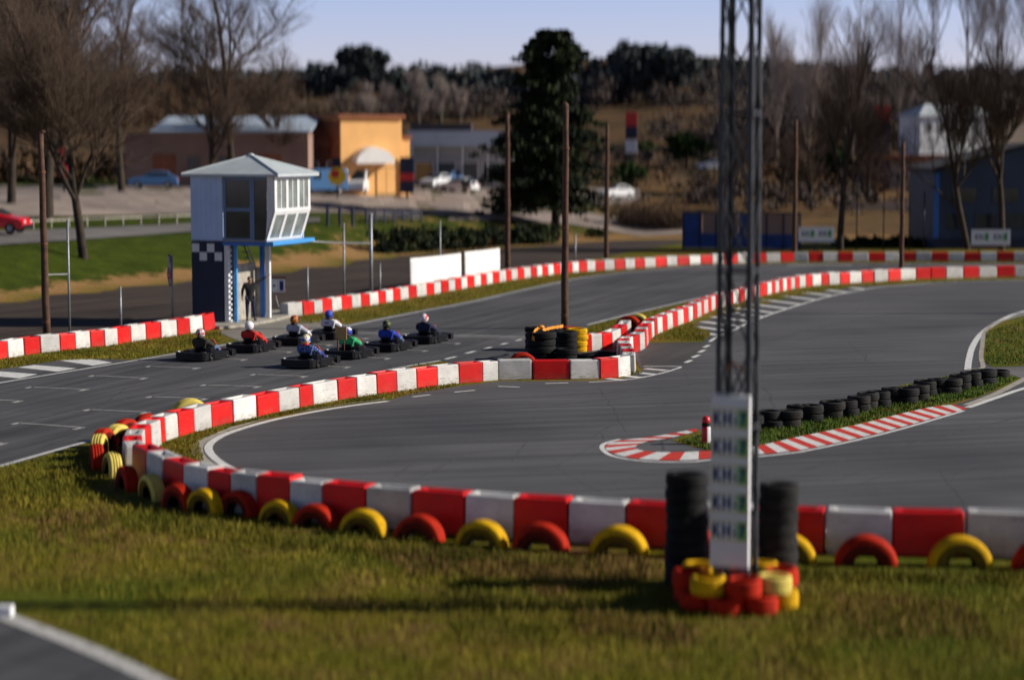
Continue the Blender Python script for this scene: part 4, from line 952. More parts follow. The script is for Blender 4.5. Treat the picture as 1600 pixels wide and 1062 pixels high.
# ------------------------------------------------------------------ tower
def build_tower():
    root = thing('control_tower', 'white glazed race control cabin on a navy block and blue posts', 'tower', (0, 0, 0), -R(18.4))
    # local x along the facing wall, local y along the track, origin at the near left corner
    o = P(301, 506.5); root.location = (o.x, o.y, 0)
    Wd, Dp = 3.62, 3.5; z0, z1 = 3.40, 6.02
    t = 0.06
    mb = MB(); mb.box(0, 1.38, 0, 1.1, 0, z0 - .02); b = mb.build('block_wall', M['navy'], root)
    mb = MB()
    for r_ in range(2):
        for c in range(4):
            if (r_ + c) % 2 == 0:
                mb.box(.02 + c * .34, .02 + c * .34 + .33, -.008, -.001, z0 - .44 - r_ * .345, z0 - .10 - r_ * .345)
    mb.build('checker', M['white_paint'], b)
    mb = MB(); mb.box(1.44, 1.62, .05, .25, 0, z0 - .14)
    for k in range(14): mb.box(1.63, 1.70, .08, .22, .15 + k * .22, .22 + k * .22)
    mb.build('ladder_post', M['white_paint'], root)
    mb = MB(); mb.box(1.74, 1.86, .3, .42, 0, z0 - .14); mb.build('post', M['lit_blue'], root)
    mb = MB(); mb.box(1.76, 1.92, 2.70, 2.86, 0, z0 - .14); mb.build('post', M['blue'], root)
    mb = MB(); mb.box(2.02, 2.20, 2.70, 2.86, 0, z0 - .14); mb.build('post', M['white_paint'], root)
    mb = MB(); mb.box(1.3, 1.72, 2.95, 3.05, 0, 2.2); mb.box(1.3, 1.45, 1.1, 2.95, 0, 2.4); mb.build('back_wall', M['concrete'], root)
    mb = MB(); mb.tube([(.8, 3.1, z0 - .2), (1.7, 3.1, 1.0)], .025, 6); mb.tube([(.8, 3.45, z0 - .2), (1.7, 3.45, 1.0)], .025, 6); mb.build('stair_rail', M['navy'], root)
    mb = MB()
    for k in range(12): mb.box(.70 + .07 * k, .90 + .07 * k, 3.12, 3.42, z0 - .35 - .25 * k, z0 - .31 - .25 * k)
    mb.build('stair', M['dark_metal'], root)
    mb = MB(); mb.box(1.40, Wd + .02, -.02, Dp, z0 - .16, z0 - .02); mb.build('platform', M['blue'], root)
    mb = MB(); mb.box(Wd - .3, Wd + .05, -.05, Dp + .55, z0 - .13, z0 + .02); mb.build('edge_beam', M['lit_blue'], root)
    # cabin: floor, walls in panels, glazing
    mb = MB(); mb.box(0, Wd - .25, .0, Dp, z0, z0 + .06); mb.build('cabin_floor', M['grey_wall'], root)
    mb = MB(); mb.box(0, 1.40, 0, t, z0, z1); mb.box(0, t, t, Dp, z0, z1); mb.box(t, Wd - .2, Dp - t, Dp, z0, z0 + .9); mb.box(t, .5, Dp - t, Dp, z0 + .9, z1)
    for k in range(6): mb.box(-.004 + .23 * k, .006 + .23 * k, -.012, -.002, z0 + .02, z1 - .02)
    mb.build('cabin_wall', M['cabin_blue'], root)
    fr = MB()
    fr.box(1.44, 1.56, .01, .09, z0 + .06, z1); fr.box(2.62, 2.82, .01, .09, z0 + .06, z1); fr.box(1.56, 2.62, .02, .08, z0 + 1.22, z0 + 1.36); fr.box(1.56, 2.62, .02, .08, z1 - .14, z1); fr.box(2.82, 3.4, .02, .08, z1 - .12, z1)
    fr.box(1.56, 2.62, .02, .08, z0 + .06, z0 + .14)
    w1 = fr.build('window_frame', M['frame_shade'], root)
    g = MB(); g.box(1.56, 2.62, .04, .055, z0 + .14, z0 + 1.22); g.box(1.56, 2.62, .04, .055, z0 + 1.36, z1 - .14); g.box(2.82, 3.36, .04, .055, z0 + .1, z1 - .12); g.build('pane', M['glass'], w1)
    # track side: upper windows upright, lower band leaning in
    xm, xb = Wd + .12, Wd - .28; zm = z0 + 1.22
    fr = MB(); gl = MB()
    def slab(y0, y1, za, zb, dx, thick, mbx):
        xa = xb + (xm - xb) * min(1, max(0, (za - z0) / (zm - z0))); xc = xb + (xm - xb) * min(1, max(0, (zb - z0) / (zm - z0)))
        mbx.add([(xa + dx - thick, y0, za), (xa + dx, y0, za), (xa + dx, y1, za), (xa + dx - thick, y1, za), (xc + dx - thick, y0, zb), (xc + dx, y0, zb), (xc + dx, y1, zb), (xc + dx - thick, y1, zb)],
                [(3, 2, 1, 0), (4, 5, 6, 7), (0, 1, 5, 4), (1, 2, 6, 5), (2, 3, 7, 6), (3, 0, 4, 7)])
    slab(0, Dp, zm - .14, zm, 0, .08, fr); slab(0, Dp, zm, zm + .12, 0.004, .08, fr); slab(0, Dp, z0 + .02, z0 + .14, 0, .08, fr); slab(0, Dp, z1 - .14, z1, 0, .08, fr)
    for yc in (.12, 1.22, 2.30, 3.38):
        slab(yc - .12, yc + .12, z0 + .14, zm - .14, -.004, .07, fr); slab(yc - .11, yc + .11, zm + .12, z1 - .14, -.004, .07, fr)
    for k in range(3): slab(.12 + 1.1 * k + .5, .12 + 1.1 * k + .56, zm + .12, z1 - .14, -.01, .05, fr)
    w2 = fr.build('window_frame', M['white_paint'], root)
    slab(.2, Dp - .2, z0 + .10, zm - .10, -.03, .012, gl); slab(.2, Dp - .2, zm + .10, z1 - .12, -.03, .012, gl); gl.build('pane', M['pale_glass'], w2)
    # near end of the leaning side, closing the corner
    mb = MB(); mb.add([(xb - .02, 0, z0), (xb, 0, z0), (xm, 0, zm), (xm, 0, z1), (3.40, 0, z1), (3.40, 0, zm), (xb - .02, .05, z0), (xb, .05, z0), (xm, .05, zm), (xm, .05, z1), (3.40, .05, z1), (3.40, .05, zm)],
                      [(0, 1, 2, 5), (5, 2, 3, 4), (11, 8, 7, 6), (10, 9, 8, 11)]); mb.build('corner_panel', M['white_paint'], root)
    mb = MB(); mb.tube([(2.0, 1.2, z0 + .06), (2.0, 1.2, z0 + .75)], .04, 8); mb.box(1.7, 2.9, 1.0, 1.7, z0 + .75, z0 + .80); mb.box(2.2, 2.6, 1.2, 1.35, z0 + .8, z0 + 1.12); mb.build('desk', M['dark_metal'], root)
    # hipped roof
    ov = .28; a, b_, c, d = (-ov, -ov), (Wd + .12 + ov, -ov), (Wd + .12 + ov, Dp + ov), (-ov, Dp + ov); zr = 6.86; mx, my = (Wd + .12) / 2, Dp / 2
    mb = MB(); vs = [(x, y, z1 + .10) for x, y in (a, b_, c, d)] + [(mx - .1, my, zr), (mx + .1, my, zr)] + [(x, y, z1) for x, y in (a, b_, c, d)]
    mb.add(vs, [(0, 1, 5, 4), (1, 2, 5), (2, 3, 4, 5), (3, 0, 4), (6, 7, 1, 0), (7, 8, 2, 1), (8, 9, 3, 2), (9, 6, 0, 3), (9, 8, 7, 6)])
    rf = mb.build('roof', M['roof_sheet'], root)
    mb = MB()
    for (x, y) in (a, b_, c, d): mb.tube([(x, y, z1 + .11), (mx, my, zr + .02)], .035, 6)
    mb.ell((mx, my, zr + .02), (.14, .14, .07)); mb.build('ridge_cap', M['roof_sheet'], rf)
    return root
build_tower()
# slab at the tower's foot
mb = MB(); q = [(343, 514.8), (383, 511), (428, 503), (459, 494.8), (452, 488), (420, 488), (380, 494), (345, 500), (296, 506), (300, 511)]
pts = [P(*c) for c in q]; mb.prism([(p.x, p.y) for p in pts], 0.0, 0.11)
struct(mb.build('pavement', M['concrete'], bevel=0.015))

def to_world(root_loc, rz, v):
    c, s = math.cos(rz), math.sin(rz); return Vector((root_loc[0] + v[0] * c - v[1] * s, root_loc[1] + v[0] * s + v[1] * c, v[2]))
# stool, box beside it
p = P(371, 501.5)
t_ = thing('stool', 'tall yellow wooden stool beside the blue tower post', 'stool', (p.x, p.y, .11), R(10))
mb = MB(); mb.box(-.17, .17, -.15, .15, .74, .78); mb.build('seat', M['wood'], t_, bevel=.01)
for sx in (-1, 1):
    for sy in (-1, 1):
        mb = MB(); mb.tube([(sx * .19, sy * .17, 0), (sx * .13, sy * .11, .74)], .018, 6); mb.build('leg', M['wood'], t_)
p = P(368, 500.5)
t_ = thing('extinguisher', 'red fire extinguisher hanging behind the yellow stool', 'extinguisher', (p.x, p.y, .11), 0)
mb = MB(); mb.lathe([(0, .70), (.07, .70), (.08, .74), (.08, 1.2), (.05, 1.28), (.025, 1.3), (.025, 1.36), (0, 1.36)], 14); mb.build('cylinder_body', M['red_panel'], t_, smooth=True)
mb = MB(); mb.box(-.02, .02, -.09, .02, 1.36, 1.40); mb.tube(spline([(.03, 0, 1.34), (.1, -.03, 1.2), (.1, -.04, .95)], 4), .012, 6); mb.build('valve', M['rubber'], t_)
mb = MB(); mb.box(-.03, .03, .075, .11, 0, 1.3); mb.build('bracket', M['dark_metal'], t_)

# lap board on its post
p = P(417, 493)
t_ = thing('lap_board', 'white number board reading minus one, fixed to a thick brown post', 'sign', (p.x, p.y, .11), -R(6))
mb = MB(); mb.box(-.07, .09, -.06, .06, -.1, 1.72); mb.build('post', M['rust'], t_, bevel=.01)
mb = MB(); mb.box(.12, .86, -.045, -.02, 1.48, 1.56); mb.box(.12, .86, -.045, -.02, .86, .89); mb.box(.10, .13, -.045, -.02, .86, 1.56); mb.box(.84, .87, -.045, -.02, .86, 1.56); mb.build('board_frame', M['rust'], t_)
for x0, s in ((.14, '-'), (.50, '1')):
    mb = MB(); mb.box(x0, x0 + .33, -.05, -.035, .90, 1.46); b = mb.build('number_plate', M['sign_white'], t_)
    if s == '1': lettering('1', .17, .42, M['sign_blue'], b, (x0 + .165, -.058, 1.18), 0, .04)
    else:
        mb = MB(); mb.box(x0 + .14, x0 + .26, -.058, -.0505, 1.14, 1.22); mb.build('lettering', M['sign_blue'], b)
for x0, x1 in ((.16, .14), (.36, .66)):
    mb = MB(); mb.tube([(x0, -.03, .88), (x1, -.10, -.1)], .014, 6); mb.build('leg', M['galv'], t_)

# marshal standing by the tower
def build_marshal():
    p = P(391, 501.0, .11); root = thing('person', 'man in black jacket standing by the tower with one arm stretched out', 'person', (p.x, p.y, .11), R(14)); root.scale = (1.04,) * 3
    J = {'pel': ((0, 0, .95), (.155, .12)), 'belly': ((0, .0, 1.12), (.165, .135)), 'chest': ((0, .02, 1.36), (.185, .135)), 'neck': ((0, .03, 1.50), (.062, .062)), 'jaw': ((0, -.005, 1.565), (.072, .078)), 'skull': ((0, .01, 1.65), (.088, .102)), 'top': ((0, .015, 1.715), (.062, .072))}
    arms = {'l': [(-.20, .02, 1.44), (-.30, .0, 1.18), (-.31, -.06, .95)], 'r': [(.20, .02, 1.45), (.44, .05, 1.58), (.66, .04, 1.72)]}
    for n, (s, e, w) in arms.items(): J.update({n + 'sh': (s, .072), n + 'el': (e, .052), n + 'wr': (w, .036)})
    for s, n in ((-1, 'l'), (1, 'r')):
        J.update({n + 'hp': ((s * .10, 0, .88), .105), n + 'kn': ((s * .115 + (.02 if s > 0 else 0), -.03, .50), .070), n + 'an': ((s * .12 + (.06 if s > 0 else 0), .02, .09), .045), n + 'toe': ((s * .15 + (.07 if s > 0 else 0), -.14, .035), (.042, .032))})
    ET = [('pel', 'belly'), ('belly', 'chest'), ('chest', 'neck')] + [e for n in 'lr' for e in (('chest', n + 'sh'), (n + 'sh', n + 'el'), (n + 'el', n + 'wr'))]
    EL = [e for n in 'lr' for e in (('pel', n + 'hp'), (n + 'hp', n + 'kn'), (n + 'kn', n + 'an'))]
    BJ = grow(J, .68, J); E = ET + EL + [('neck', 'jaw'), ('jaw', 'skull'), ('skull', 'top')] + [(n + 'an', n + 'toe') for n in 'lr']
    BJ['jaw'] = J['jaw']; BJ['skull'] = J['skull']; BJ['top'] = J['top']; BJ['neck'] = J['neck']
    BJ['nose'] = ((0, -.118, 1.615), (.012, .015)); E.append(('skull', 'nose'))
    for n, fw, sd, pn in (('l', (0, -.25, -1), (0, -1, .2), (1, 0, 0)), ('r', (.8, 0, .55), (0, -.4, 1), (0, -1, 0))):
        hj, he = hand_joints(n, J[n + 'wr'][0], fw, sd, pn, 0.35); BJ.update(hj); E += he + [(n + 'wr', n + 'palm')]
    skinned('body', BJ, E, 'pel', M['skin'], root, 2)
    tn = ['pel', 'belly', 'chest', 'neck'] + [n + k for n in 'lr' for k in ('sh', 'el', 'wr')]; jj = grow(J, 1.14, tn); jj['neck'] = ((0, .03, 1.485), (.085, .085)); jj['hem'] = ((0, 0, .80), (.175, .145)); ET = ET + [('pel', 'hem')]; jj['pel'] = ((0, 0, .95), (.18, .15))
    skinned('jacket', jj, ET, 'pel', cloth('black jacket', C['black']), root, 2)
    J['pel'] = ((0, .0, .93), (.125, .125)); skinned('trousers', grow(J, 1.08, ['pel'] + [n + k for n in 'lr' for k in ('hp', 'kn', 'an')]), EL, 'pel', cloth('navy work trousers', C['navy']), root, 2)
    for s, n in ((-1, 'l'), (1, 'r')):
        a = Vector(J[n + 'an'][0]); tt = Vector(J[n + 'toe'][0])
        skinned('shoe', {'h': ((a.x, a.y + .03, .05), .05), 'm': ((a.x, a.y - .05, .055), .05), 't': ((tt.x, tt.y - .03, .045), (.048, .038))}, [('h', 'm'), ('m', 't')], 'h', M['rubber'], root, 2)
    mb = MB(); mb.ell((0, .038, 1.672), (.094, .102, .086), 16, 10); h = mb.build('hair', M['rubber'], root, smooth=True)
    for s in (-1, 1):
        mb = MB(); mb.ell((s * .032, -.086, 1.645), (.012, .006, .008), 8, 6); mb.build('eye', M['rubber'], root, smooth=True)
        mb = MB(); mb.ell((s * .088, .01, 1.63), (.012, .022, .034), 8, 6); mb.build('ear', M['skin'], root, smooth=True)
    mb = MB(); mb.ell((0, -.082, 1.572), (.026, .006, .006), 8, 6); mb.build('mouth', M['terracotta'], root, smooth=True)
build_marshal()

# ------------------------------------------------------------------ poles, posts, banners, flag
def wood_pole(px, py, top_py, r, label, lean=0.0, z=None):
    p = P(px, py) if z is None else z; h = (py - top_py) / pxm(p)
    root = thing('wooden_pole', label, 'pole', p, 0)
    mb = MB(); n = 9; mb.tube([(lean * i / n + .012 * math.sin(i * 2.1), 0, -.3 + (h + .3) * i / n) for i in range(n + 1)], [r * (1.12 - .3 * i / n) for i in range(n + 1)], 14); mb.build('shaft', M['wood_pole'], root, smooth=True)
    mb = MB(); mb.lathe([(r * .86, h - .02), (r * .9, h + .01), (r * .5, h + .06), (0, h + .07)], 12); mb.build('cap', M['wood_pole'], root, smooth=True)
    for z_ in (.5, h * .45, h * .8):
        mb = MB(); mb.lathe([(r * 1.12, z_), (r * 1.14, z_ + .01), (r * 1.14, z_ + .05), (r * 1.12, z_ + .06)], 14, mat=Matrix.Translation((lean * z_ / h, 0, 0))); mb.build('band', M['rust'], root)
    return root
wood_pole(73, 524, 208, .135, 'brown wooden pole beside the left end of the barrier', -.07)
wood_pole(882, 513, 165, .135, 'dark wooden pole rising out of the tyre stacks', .04)
wood_pole(793, 424, 180, .15, 'wooden pole behind the white banners', 0)
wood_pole(947, 409, 195, .14, 'reddish wooden pole before the brown bushes', .05)
wood_pole(1241, 401, 190, .15, 'wooden pole in front of the blue fence', 0)
wood_pole(1408, 428, 225, .13, 'slim wooden pole standing directly behind the inner barrier', 0)
wood_pole(2050, 489, 10, .15, 'tall wooden pole casting its shadow across the track', 0)
def post(px, py, top_py, r, label, mat='galv', group=None):
    p = P(px, py); h = (py - top_py) / pxm(p)
    root = thing('steel_post', label, 'post', p, 0, group)
    mb = MB(); mb.tube([(0, 0, -.2), (0, 0, h)], r, 10); mb.build('tube', M[mat], root, smooth=True)
    mb = MB(); mb.ell((0, 0, h), (r * 1.25, r * 1.25, r * .8), 10, 6); mb.build('cap', M[mat], root, smooth=True)
    return root, p, h
r1, p1, h1 = post(109, 521, 345, .045, 'tall thin galvanised post beside the brown pole')
pa = P(73, 524); mb = MB(); mb.tube([(pa.x - p1.x, pa.y - p1.y, (521 - 427) / pxm(p1)), (0, 0, (521 - 428) / pxm(p1))], .022, 6); mb.build('crossbar', M['galv'], r1)
post(189, 514, 449, .045, 'short grey post midway along the barrier before the tower')
r2, p2, h2 = post(270, 507, 400, .04, 'grey flag post just left of the tower')
mb = MB(); vs = []; fs = []
for i in range(9):
    for k in range(5):
        u, w = i / 8, k / 4; vs.append((-.03 - .15 * w + .05 * math.sin(u * 7) * w + .04 * math.sin(w * 9), .06 * math.sin(w * 6 + u * 3), -1.25 * u + .12 * w))
for i in range(8):
    for k in range(4): fs.append((i * 5 + k, i * 5 + k + 1, (i + 1) * 5 + k + 1, (i + 1) * 5 + k))
mb.add(vs, fs); fl = mb.build('flag', patch_mat('faded striped flag', [(.25, .22, .30), (.42, .12, .12), (.55, .52, .55), (.20, .18, .3)], 4, .9), None, smooth=True)
fl.location = p2 + Vector((0, -.05, h2)); fl.modifiers.new('thick', 'SOLIDIFY').thickness = .01
tag(fl, 'limp faded red and grey flag hanging from the post near the tower', 'flag')
post(538, 474, 350, .045, 'thin post between the tower and the thick blue grey post')
r3, p3, h3 = post(580, 466, 336, .085, 'thick blue grey post between the tower and the white banners')
post(594, 462, 412, .04, 'short thin post right beside the thick blue grey post')
post(481, 480, 418, .04, 'short thin post nearest the tower on the banner side')
post(688, 446, 345, .04, 'thin grey post behind the first white banner')
post(899, 415, 366, .05, 'grey post between dark pole and reddish pole')
# pipe from the tower's beam to the thick post
mb = MB(); a = Vector((p3.x, p3.y, (466 - 380) / pxm(p3))); b = P(470, 501); b.z = 3.33; mb.tube([b, b.lerp(a, .5) + Vector((0, 0, -.04)), a], .035, 8)
tag(mb.build('pipe', M['galv'], smooth=True), 'long thin grey pipe running from the tower to the thick post', 'pipe')
def banner(a, b, za, zb, label):
    pa, pb = P(*a), P(*b); d = pb - pa; ln = d.length; root = thing('banner', label, 'banner', pa, math.atan2(d.y, d.x))
    mb = MB(); vs = []; fs = []; nx, nz = 14, 6
    for j in range(nz + 1):
        for i in range(nx + 1):
            u, w = i / nx, j / nz; top = za + (zb - za) * u
            vs.append((u * ln, .02 * math.sin(u * 17 + w * 2) * (.4 + w), .15 + (top - .15) * w - .02 * math.sin(u * math.pi) * w))
    for j in range(nz):
        for i in range(nx): fs.append((j * (nx + 1) + i, j * (nx + 1) + i + 1, (j + 1) * (nx + 1) + i + 1, (j + 1) * (nx + 1) + i))
    mb.add(vs, fs); o = mb.build('cloth', M['banner'], root, smooth=True); o.modifiers.new('thick', 'SOLIDIFY').thickness = .008
    for x in (0, ln * .5, ln):
        mb = MB(); mb.tube([(x, .05, -.1), (x, .05, za + (zb - za) * x / ln + .05)], .022, 8); mb.build('stake', M['galv'], root)
banner((642, 457), (720.5, 444), 1.70, 1.64, 'longer white cloth banner behind the outer barrier, nearer the tower')
banner((727, 443), (781, 433), 1.68, 1.62, 'shorter white cloth banner behind the outer barrier, nearer the poles')

# marker drum in the chicane tip
p = P(1103, 694)
t_ = thing('marker_drum', 'small red and white marker drum with domed red top at the kerb', 'marker', p, 0)
mb = MB(); mb.lathe([(0, 0), (.115, 0), (.12, .03), (.115, .40), (.10, .44), (0, .44)], 18)
me_ = mb.mesh('drum', [M['red_panel'], M['white_paint']], True)
for f_ in me_.polygons: f_.material_index = 1 if f_.center.x > 0.02 else 0
obj('drum', me_, t_)
mb = MB(); mb.lathe([(.09, .44), (.105, .46), (.105, .52), (.09, .54)], 16); mb.build('band', M['rubber'], t_, smooth=True)
mb = MB(); mb.lathe([(.095, .54), (.11, .58), (.09, .66), (.05, .69), (0, .70)], 16); mb.build('cap', M['red_panel'], t_, smooth=True)
# pale stump at the corner of the near road
p = P(8, 962); mb = MB(); mb.prism([(-.14, -.1), (.12, -.12), (.14, .1), (-.12, .12)], -.05, .17); tag(mb.build('marker_stone', M['white_paint'], bevel=.03, loc=p), 'small white marker stone at the edge of the near road', 'stone')

# ------------------------------------------------------------------ vegetation
def rv(r_): return Vector((r_.gauss(0, 1), r_.gauss(0, 1), r_.gauss(0, 1))).normalized()
def leaf_quads(mb, centres, r_, size, n, flat=1.0, mi=0):
    for c in centres:
        for _ in range(n):
            d = rv(r_); d.z *= flat; p = Vector(c[0]) + d * c[1] * r_.random() ** .45
            u = rv(r_); w = u.cross(rv(r_)).normalized(); s = size * r_.uniform(.6, 1.4)
            mb.add([p - u * s - w * s * .5, p + u * s - w * s * .6, p + u * s * .9 + w * s * .5, p - u * s * .8 + w * s * .6], [(0, 1, 2, 3)], mi)
def bare_tree(base, h, spread, seed, label, upright=.5, trunk=.3, pale=False, levels=5, lean=(0, 0), low=.25, group=None, dense=1.0):
    r_ = random.Random(seed); root = thing('bare_tree', label, 'tree', (base.x, base.y, base.z - .1), 0, group)
    tm = MB(); cm = MB()
    def grow_b(p, d, ln, rad, lev):
        pts = [p]; n = 4 if lev < 3 else 2; q = p.copy(); dd = d.copy()
        for i in range(n):
            dd = (dd + rv(r_) * (.16 if lev else .06) + Vector((0, 0, .10 * upright))).normalized(); q = q + dd * ln / n; pts.append(q.copy())
        mb = tm if lev < 2 else cm
        end = rad * (.55 if lev else .6)
        mb.tube(pts, [rad + (end - rad) * i / n for i in range(n + 1)], 7 if lev < 2 else (4 if lev < 3 else 3), 0, caps=False)
        if lev >= levels: return
        k = int((5, 5, 5, 5, 4, 3)[min(lev, 5)] * dense + r_.random())
        for j in range(k):
            t = r_.uniform(low if lev == 0 else .25, 1.0); i = min(n - 1, int(t * n)); o = pts[i].lerp(pts[i + 1], t * n - i)
            side = rv(r_); side.z = 0 if lev < 2 else side.z * .5; side.normalize()
            nd = (dd * (.45 + .55 * upright) + side * spread * r_.uniform(.6, 1.1) + Vector((0, 0, .25 * upright))).normalized()
            grow_b(o, nd, ln * r_.uniform(.52, .74) * (1 if lev else .85), max(.006, rad * (.62 - .25 * t) if lev else rad * r_.uniform(.35, .55)), lev + 1)
        grow_b(pts[-1], dd, ln * .62, end, lev + 1)
    grow_b(Vector((0, 0, 0)), Vector((lean[0], lean[1], 1)).normalized(), h * .42, trunk, 0)
    tm.build('trunk', M['bark_pale' if pale else 'bark'], root, smooth=True); cm.build('crown', M['twig_pale' if pale else 'twig'], root)
    return root
gp = lambda px, py: G(px, py)
bare_tree(gp(74, 345), 20, 1.0, 3, 'large dark bare tree behind the brown pole', .4, .44, low=.35, dense=1.25)
bare_tree(gp(131, 405), 16, .75, 11, 'leaning bare tree rooted in the green bank', .55, .27, lean=(-.07, 0), low=.45, dense=1.2)
bare_tree(gp(365, 300), 24, 1.0, 5, 'wide bare tree directly behind the tower roof', .5, .34, low=.35)
bare_tree(gp(330, 302), 15, .8, 15, 'bare tree behind the left edge of the tower', .5, .28, low=.4)
bare_tree(gp(18, 318), 22, .9, 21, 'bare tree behind the red car', .45, .32, low=.3, dense=1.3)
bare_tree(gp(190, 300), 18, .8, 25, 'bare tree at the pale parking left of the low shed', .5, .3, low=.35)
bare_tree(gp(440, 300), 13, .8, 27, 'bare tree between tower roof and brown gable', .55, .24, low=.35)
bare_tree(gp(1312, 391), 16, .7, 31, 'tall bare tree beside the small white sign on the blue post', .75, .26, low=.4)
bare_tree(gp(1512, 390), 16, .72, 33, 'leaning bare tree before the slate building', .7, .24, lean=(-.18, 0), low=.4)
bare_tree(gp(1565, 391), 15.5, .72, 35, 'bare tree directly behind the right hand white sign', .7, .26, lean=(.04, 0), low=.4)
for k, (px, py, h, pl) in enumerate(((1215, 262, 15, True), (1262, 268, 16, True), (1330, 262, 17, True), (1405, 236, 22, True), (1455, 232, 27, True), (1503, 232, 27, True), (1560, 232, 26, True), (1612, 232, 25, True))):
    bare_tree(gp(px, py), h * 1.42, .55, 50 + k, 'pale upright poplar in the hazy row behind the right hand houses', 1.0, .22, pale=pl, low=.2, group='pale poplars behind the right hand houses', levels=5, dense=.95)
for k, (px, py, h) in enumerate(((612, 200, 9), (655, 198, 11), (690, 200, 10), (720, 204, 9), (575, 202, 9))):
    bare_tree(gp(px, py), h, .6, 80 + k, 'grey brown bare tree on the rise behind the orange house', .7, .2, pale=True, low=.2, group='bare trees behind the orange house', levels=4, dense=1.3)

def cedar():
    b = gp(868, 357); s = pxm(b); r_ = random.Random(9); root = thing('cedar_tree', 'tall dark cedar with layered branches towering over the parked cars', 'tree', b)
    h = (357 - 52) / s
    tm = MB(); tm.tube([(0, 0, -.3), (0.05, 0, h * .5), (-.5, 0, h * .95)], [.36, .25, .04], 10); tm.build('trunk', M['bark'], root, smooth=True)
    cm = MB()
    prof = [(.10, 3.8), (.17, 4.9), (.30, 5.1), (.50, 4.8), (.57, 3.6), (.66, 2.7), (.78, 2.4), (.90, 2.1), (1.0, .9)]
    def rad(t):
        for (a, x), (c, y) in zip(prof, prof[1:]):
            if a <= t <= c: return x + (y - x) * (t - a) / (c - a)
        return .5
    for lv in range(30):
        t = .12 + .87 * lv / 29; R_ = rad(t) * (1.22 - .13 * (lv % 5))
        for k in range(15):
            a = r_.uniform(0, 6.28); ln = R_ * r_.uniform(.62, 1.08); skew = -.95 + .35 * t + (.7 if math.cos(a) > 0 and t > .8 else 0)
            for j in range(5):
                u = (j + 1) / 5; c = Vector((skew + math.cos(a) * ln * u, math.sin(a) * ln * u, h * t - .35 * u * u * ln * .3 + r_.uniform(-.1, .1)))
                leaf_quads(cm, [(c, .66)], r_, .14, 24, .34)
    cm.build('crown', M['conifer'], root); return root
cedar()
def round_tree(px, py, h, w, label, mat='evergreen', seed=1, trunk=.18, base=.15, n=2200, size=.25, group=None, flat=.8):
    b = gp(px, py); r_ = random.Random(seed); root = thing('leafy_tree', label, 'tree', b, 0, group)
    tm = MB(); tm.tube([(0, 0, -.2), (.05, 0, h * .5), (0, .05, h * .8)], [trunk, trunk * .8, trunk * .3], 8)
    for k in range(5):
        a = r_.uniform(0, 6.28); tm.tube([(0, 0, h * .35), (math.cos(a) * w * .25, math.sin(a) * w * .25, h * .65)], [trunk * .5, trunk * .2], 6)
    tm.build('trunk', M['bark'], root, smooth=True); cm = MB(); cs = []
    for k in range(26):
        d = rv(r_); t = r_.random() ** .5
        cs.append((Vector((d.x * w * .42 * t, d.y * w * .42 * t, h * (base + (1 - base) * (.5 + .40 * d.z * t)))), w * r_.uniform(.13, .22)))
    leaf_quads(cm, cs, r_, size, n // 26, flat); cm.build('crown', M[mat], root); return root
round_tree(1072, 262, 4.6, 6.6, 'dark evergreen dome between cedar and mast', 'evergreen', 4, n=4200, size=.22)
round_tree(1300, 300, 6.5, 4.5, 'dark evergreen behind the tall bare tree on the right', 'evergreen', 5, n=2600, size=.22)
round_tree(1235, 306, 4.5, 3.6, 'small dark evergreen beside the reddish pole on the right', 'evergreen', 14, n=1800, size=.2)
round_tree(985, 290, 2.8, 4.0, 'low green bush beside the cedar', 'evergreen', 6, base=.05, n=1600, size=.18)
round_tree(1010, 252, 3.0, 3.5, 'green bush left of the evergreen dome', 'evergreen', 16, base=.05, n=1200, size=.18)
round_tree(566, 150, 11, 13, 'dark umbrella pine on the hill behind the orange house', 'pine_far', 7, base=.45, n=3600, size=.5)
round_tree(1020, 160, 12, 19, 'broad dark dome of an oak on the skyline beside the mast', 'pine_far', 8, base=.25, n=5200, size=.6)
round_tree(690, 196, 3.0, 2.4, 'slim green bush on the blue roofed building side', 'evergreen', 12, base=.05, n=700, size=.16)
for k, (px, py, w, h) in enumerate(((985, 352, 4.2, 2.6), (1020, 356, 4.5, 2.8), (1052, 358, 3.4, 2.5))):
    b = gp(px, py); r_ = random.Random(90 + k); mb = MB(); m2 = MB()
    root = thing('bare_bush', 'twiggy brown bush left of the blue fence', 'bush', b, 0, 'brown bushes left of the blue fence')
    for j in range(420):
        a = r_.uniform(0, 6.28); o = Vector((r_.gauss(0, w * .2), r_.gauss(0, .6), 0)); d = Vector((math.cos(a) * .7, math.sin(a) * .5, r_.uniform(.5, 1.3))).normalized(); l = h * r_.uniform(.5, 1.0)
        p2_ = o + d * l * .5 + rv(r_) * .1; mb.tube([o, p2_, o + d * l + rv(r_) * .25], [.014, .010, .005], 3, caps=False)
    leaf_quads(m2, [(Vector((r_.gauss(0, w * .25), r_.gauss(0, .6), r_.uniform(.2, h * .75))), .5) for _ in range(28)], r_, .07, 34)
    mb.build('stem', M['twig'], root); m2.build('crown', M['scrub'], root)
for px, py, lab in ((618, 394, 'low green bush beside the two small boulders on the bank'), (930, 372, 'low dark bush between the dark pole and reddish pole')):
    b = gp(px, py); r_ = random.Random(px); mb = MB(); leaf_quads(mb, [(Vector((r_.uniform(-.7, .7), r_.uniform(-.4, .4), r_.uniform(.1, .6))), .4) for _ in range(14)], r_, .09, 40, .8)
    root = thing('bush', lab, 'bush', b); mb.build('crown', M['evergreen'], root); m2 = MB(); m2.tube([(0, 0, -.1), (.05, 0, .5)], [.04, .02], 6); m2.build('trunk', M['bark'], root)
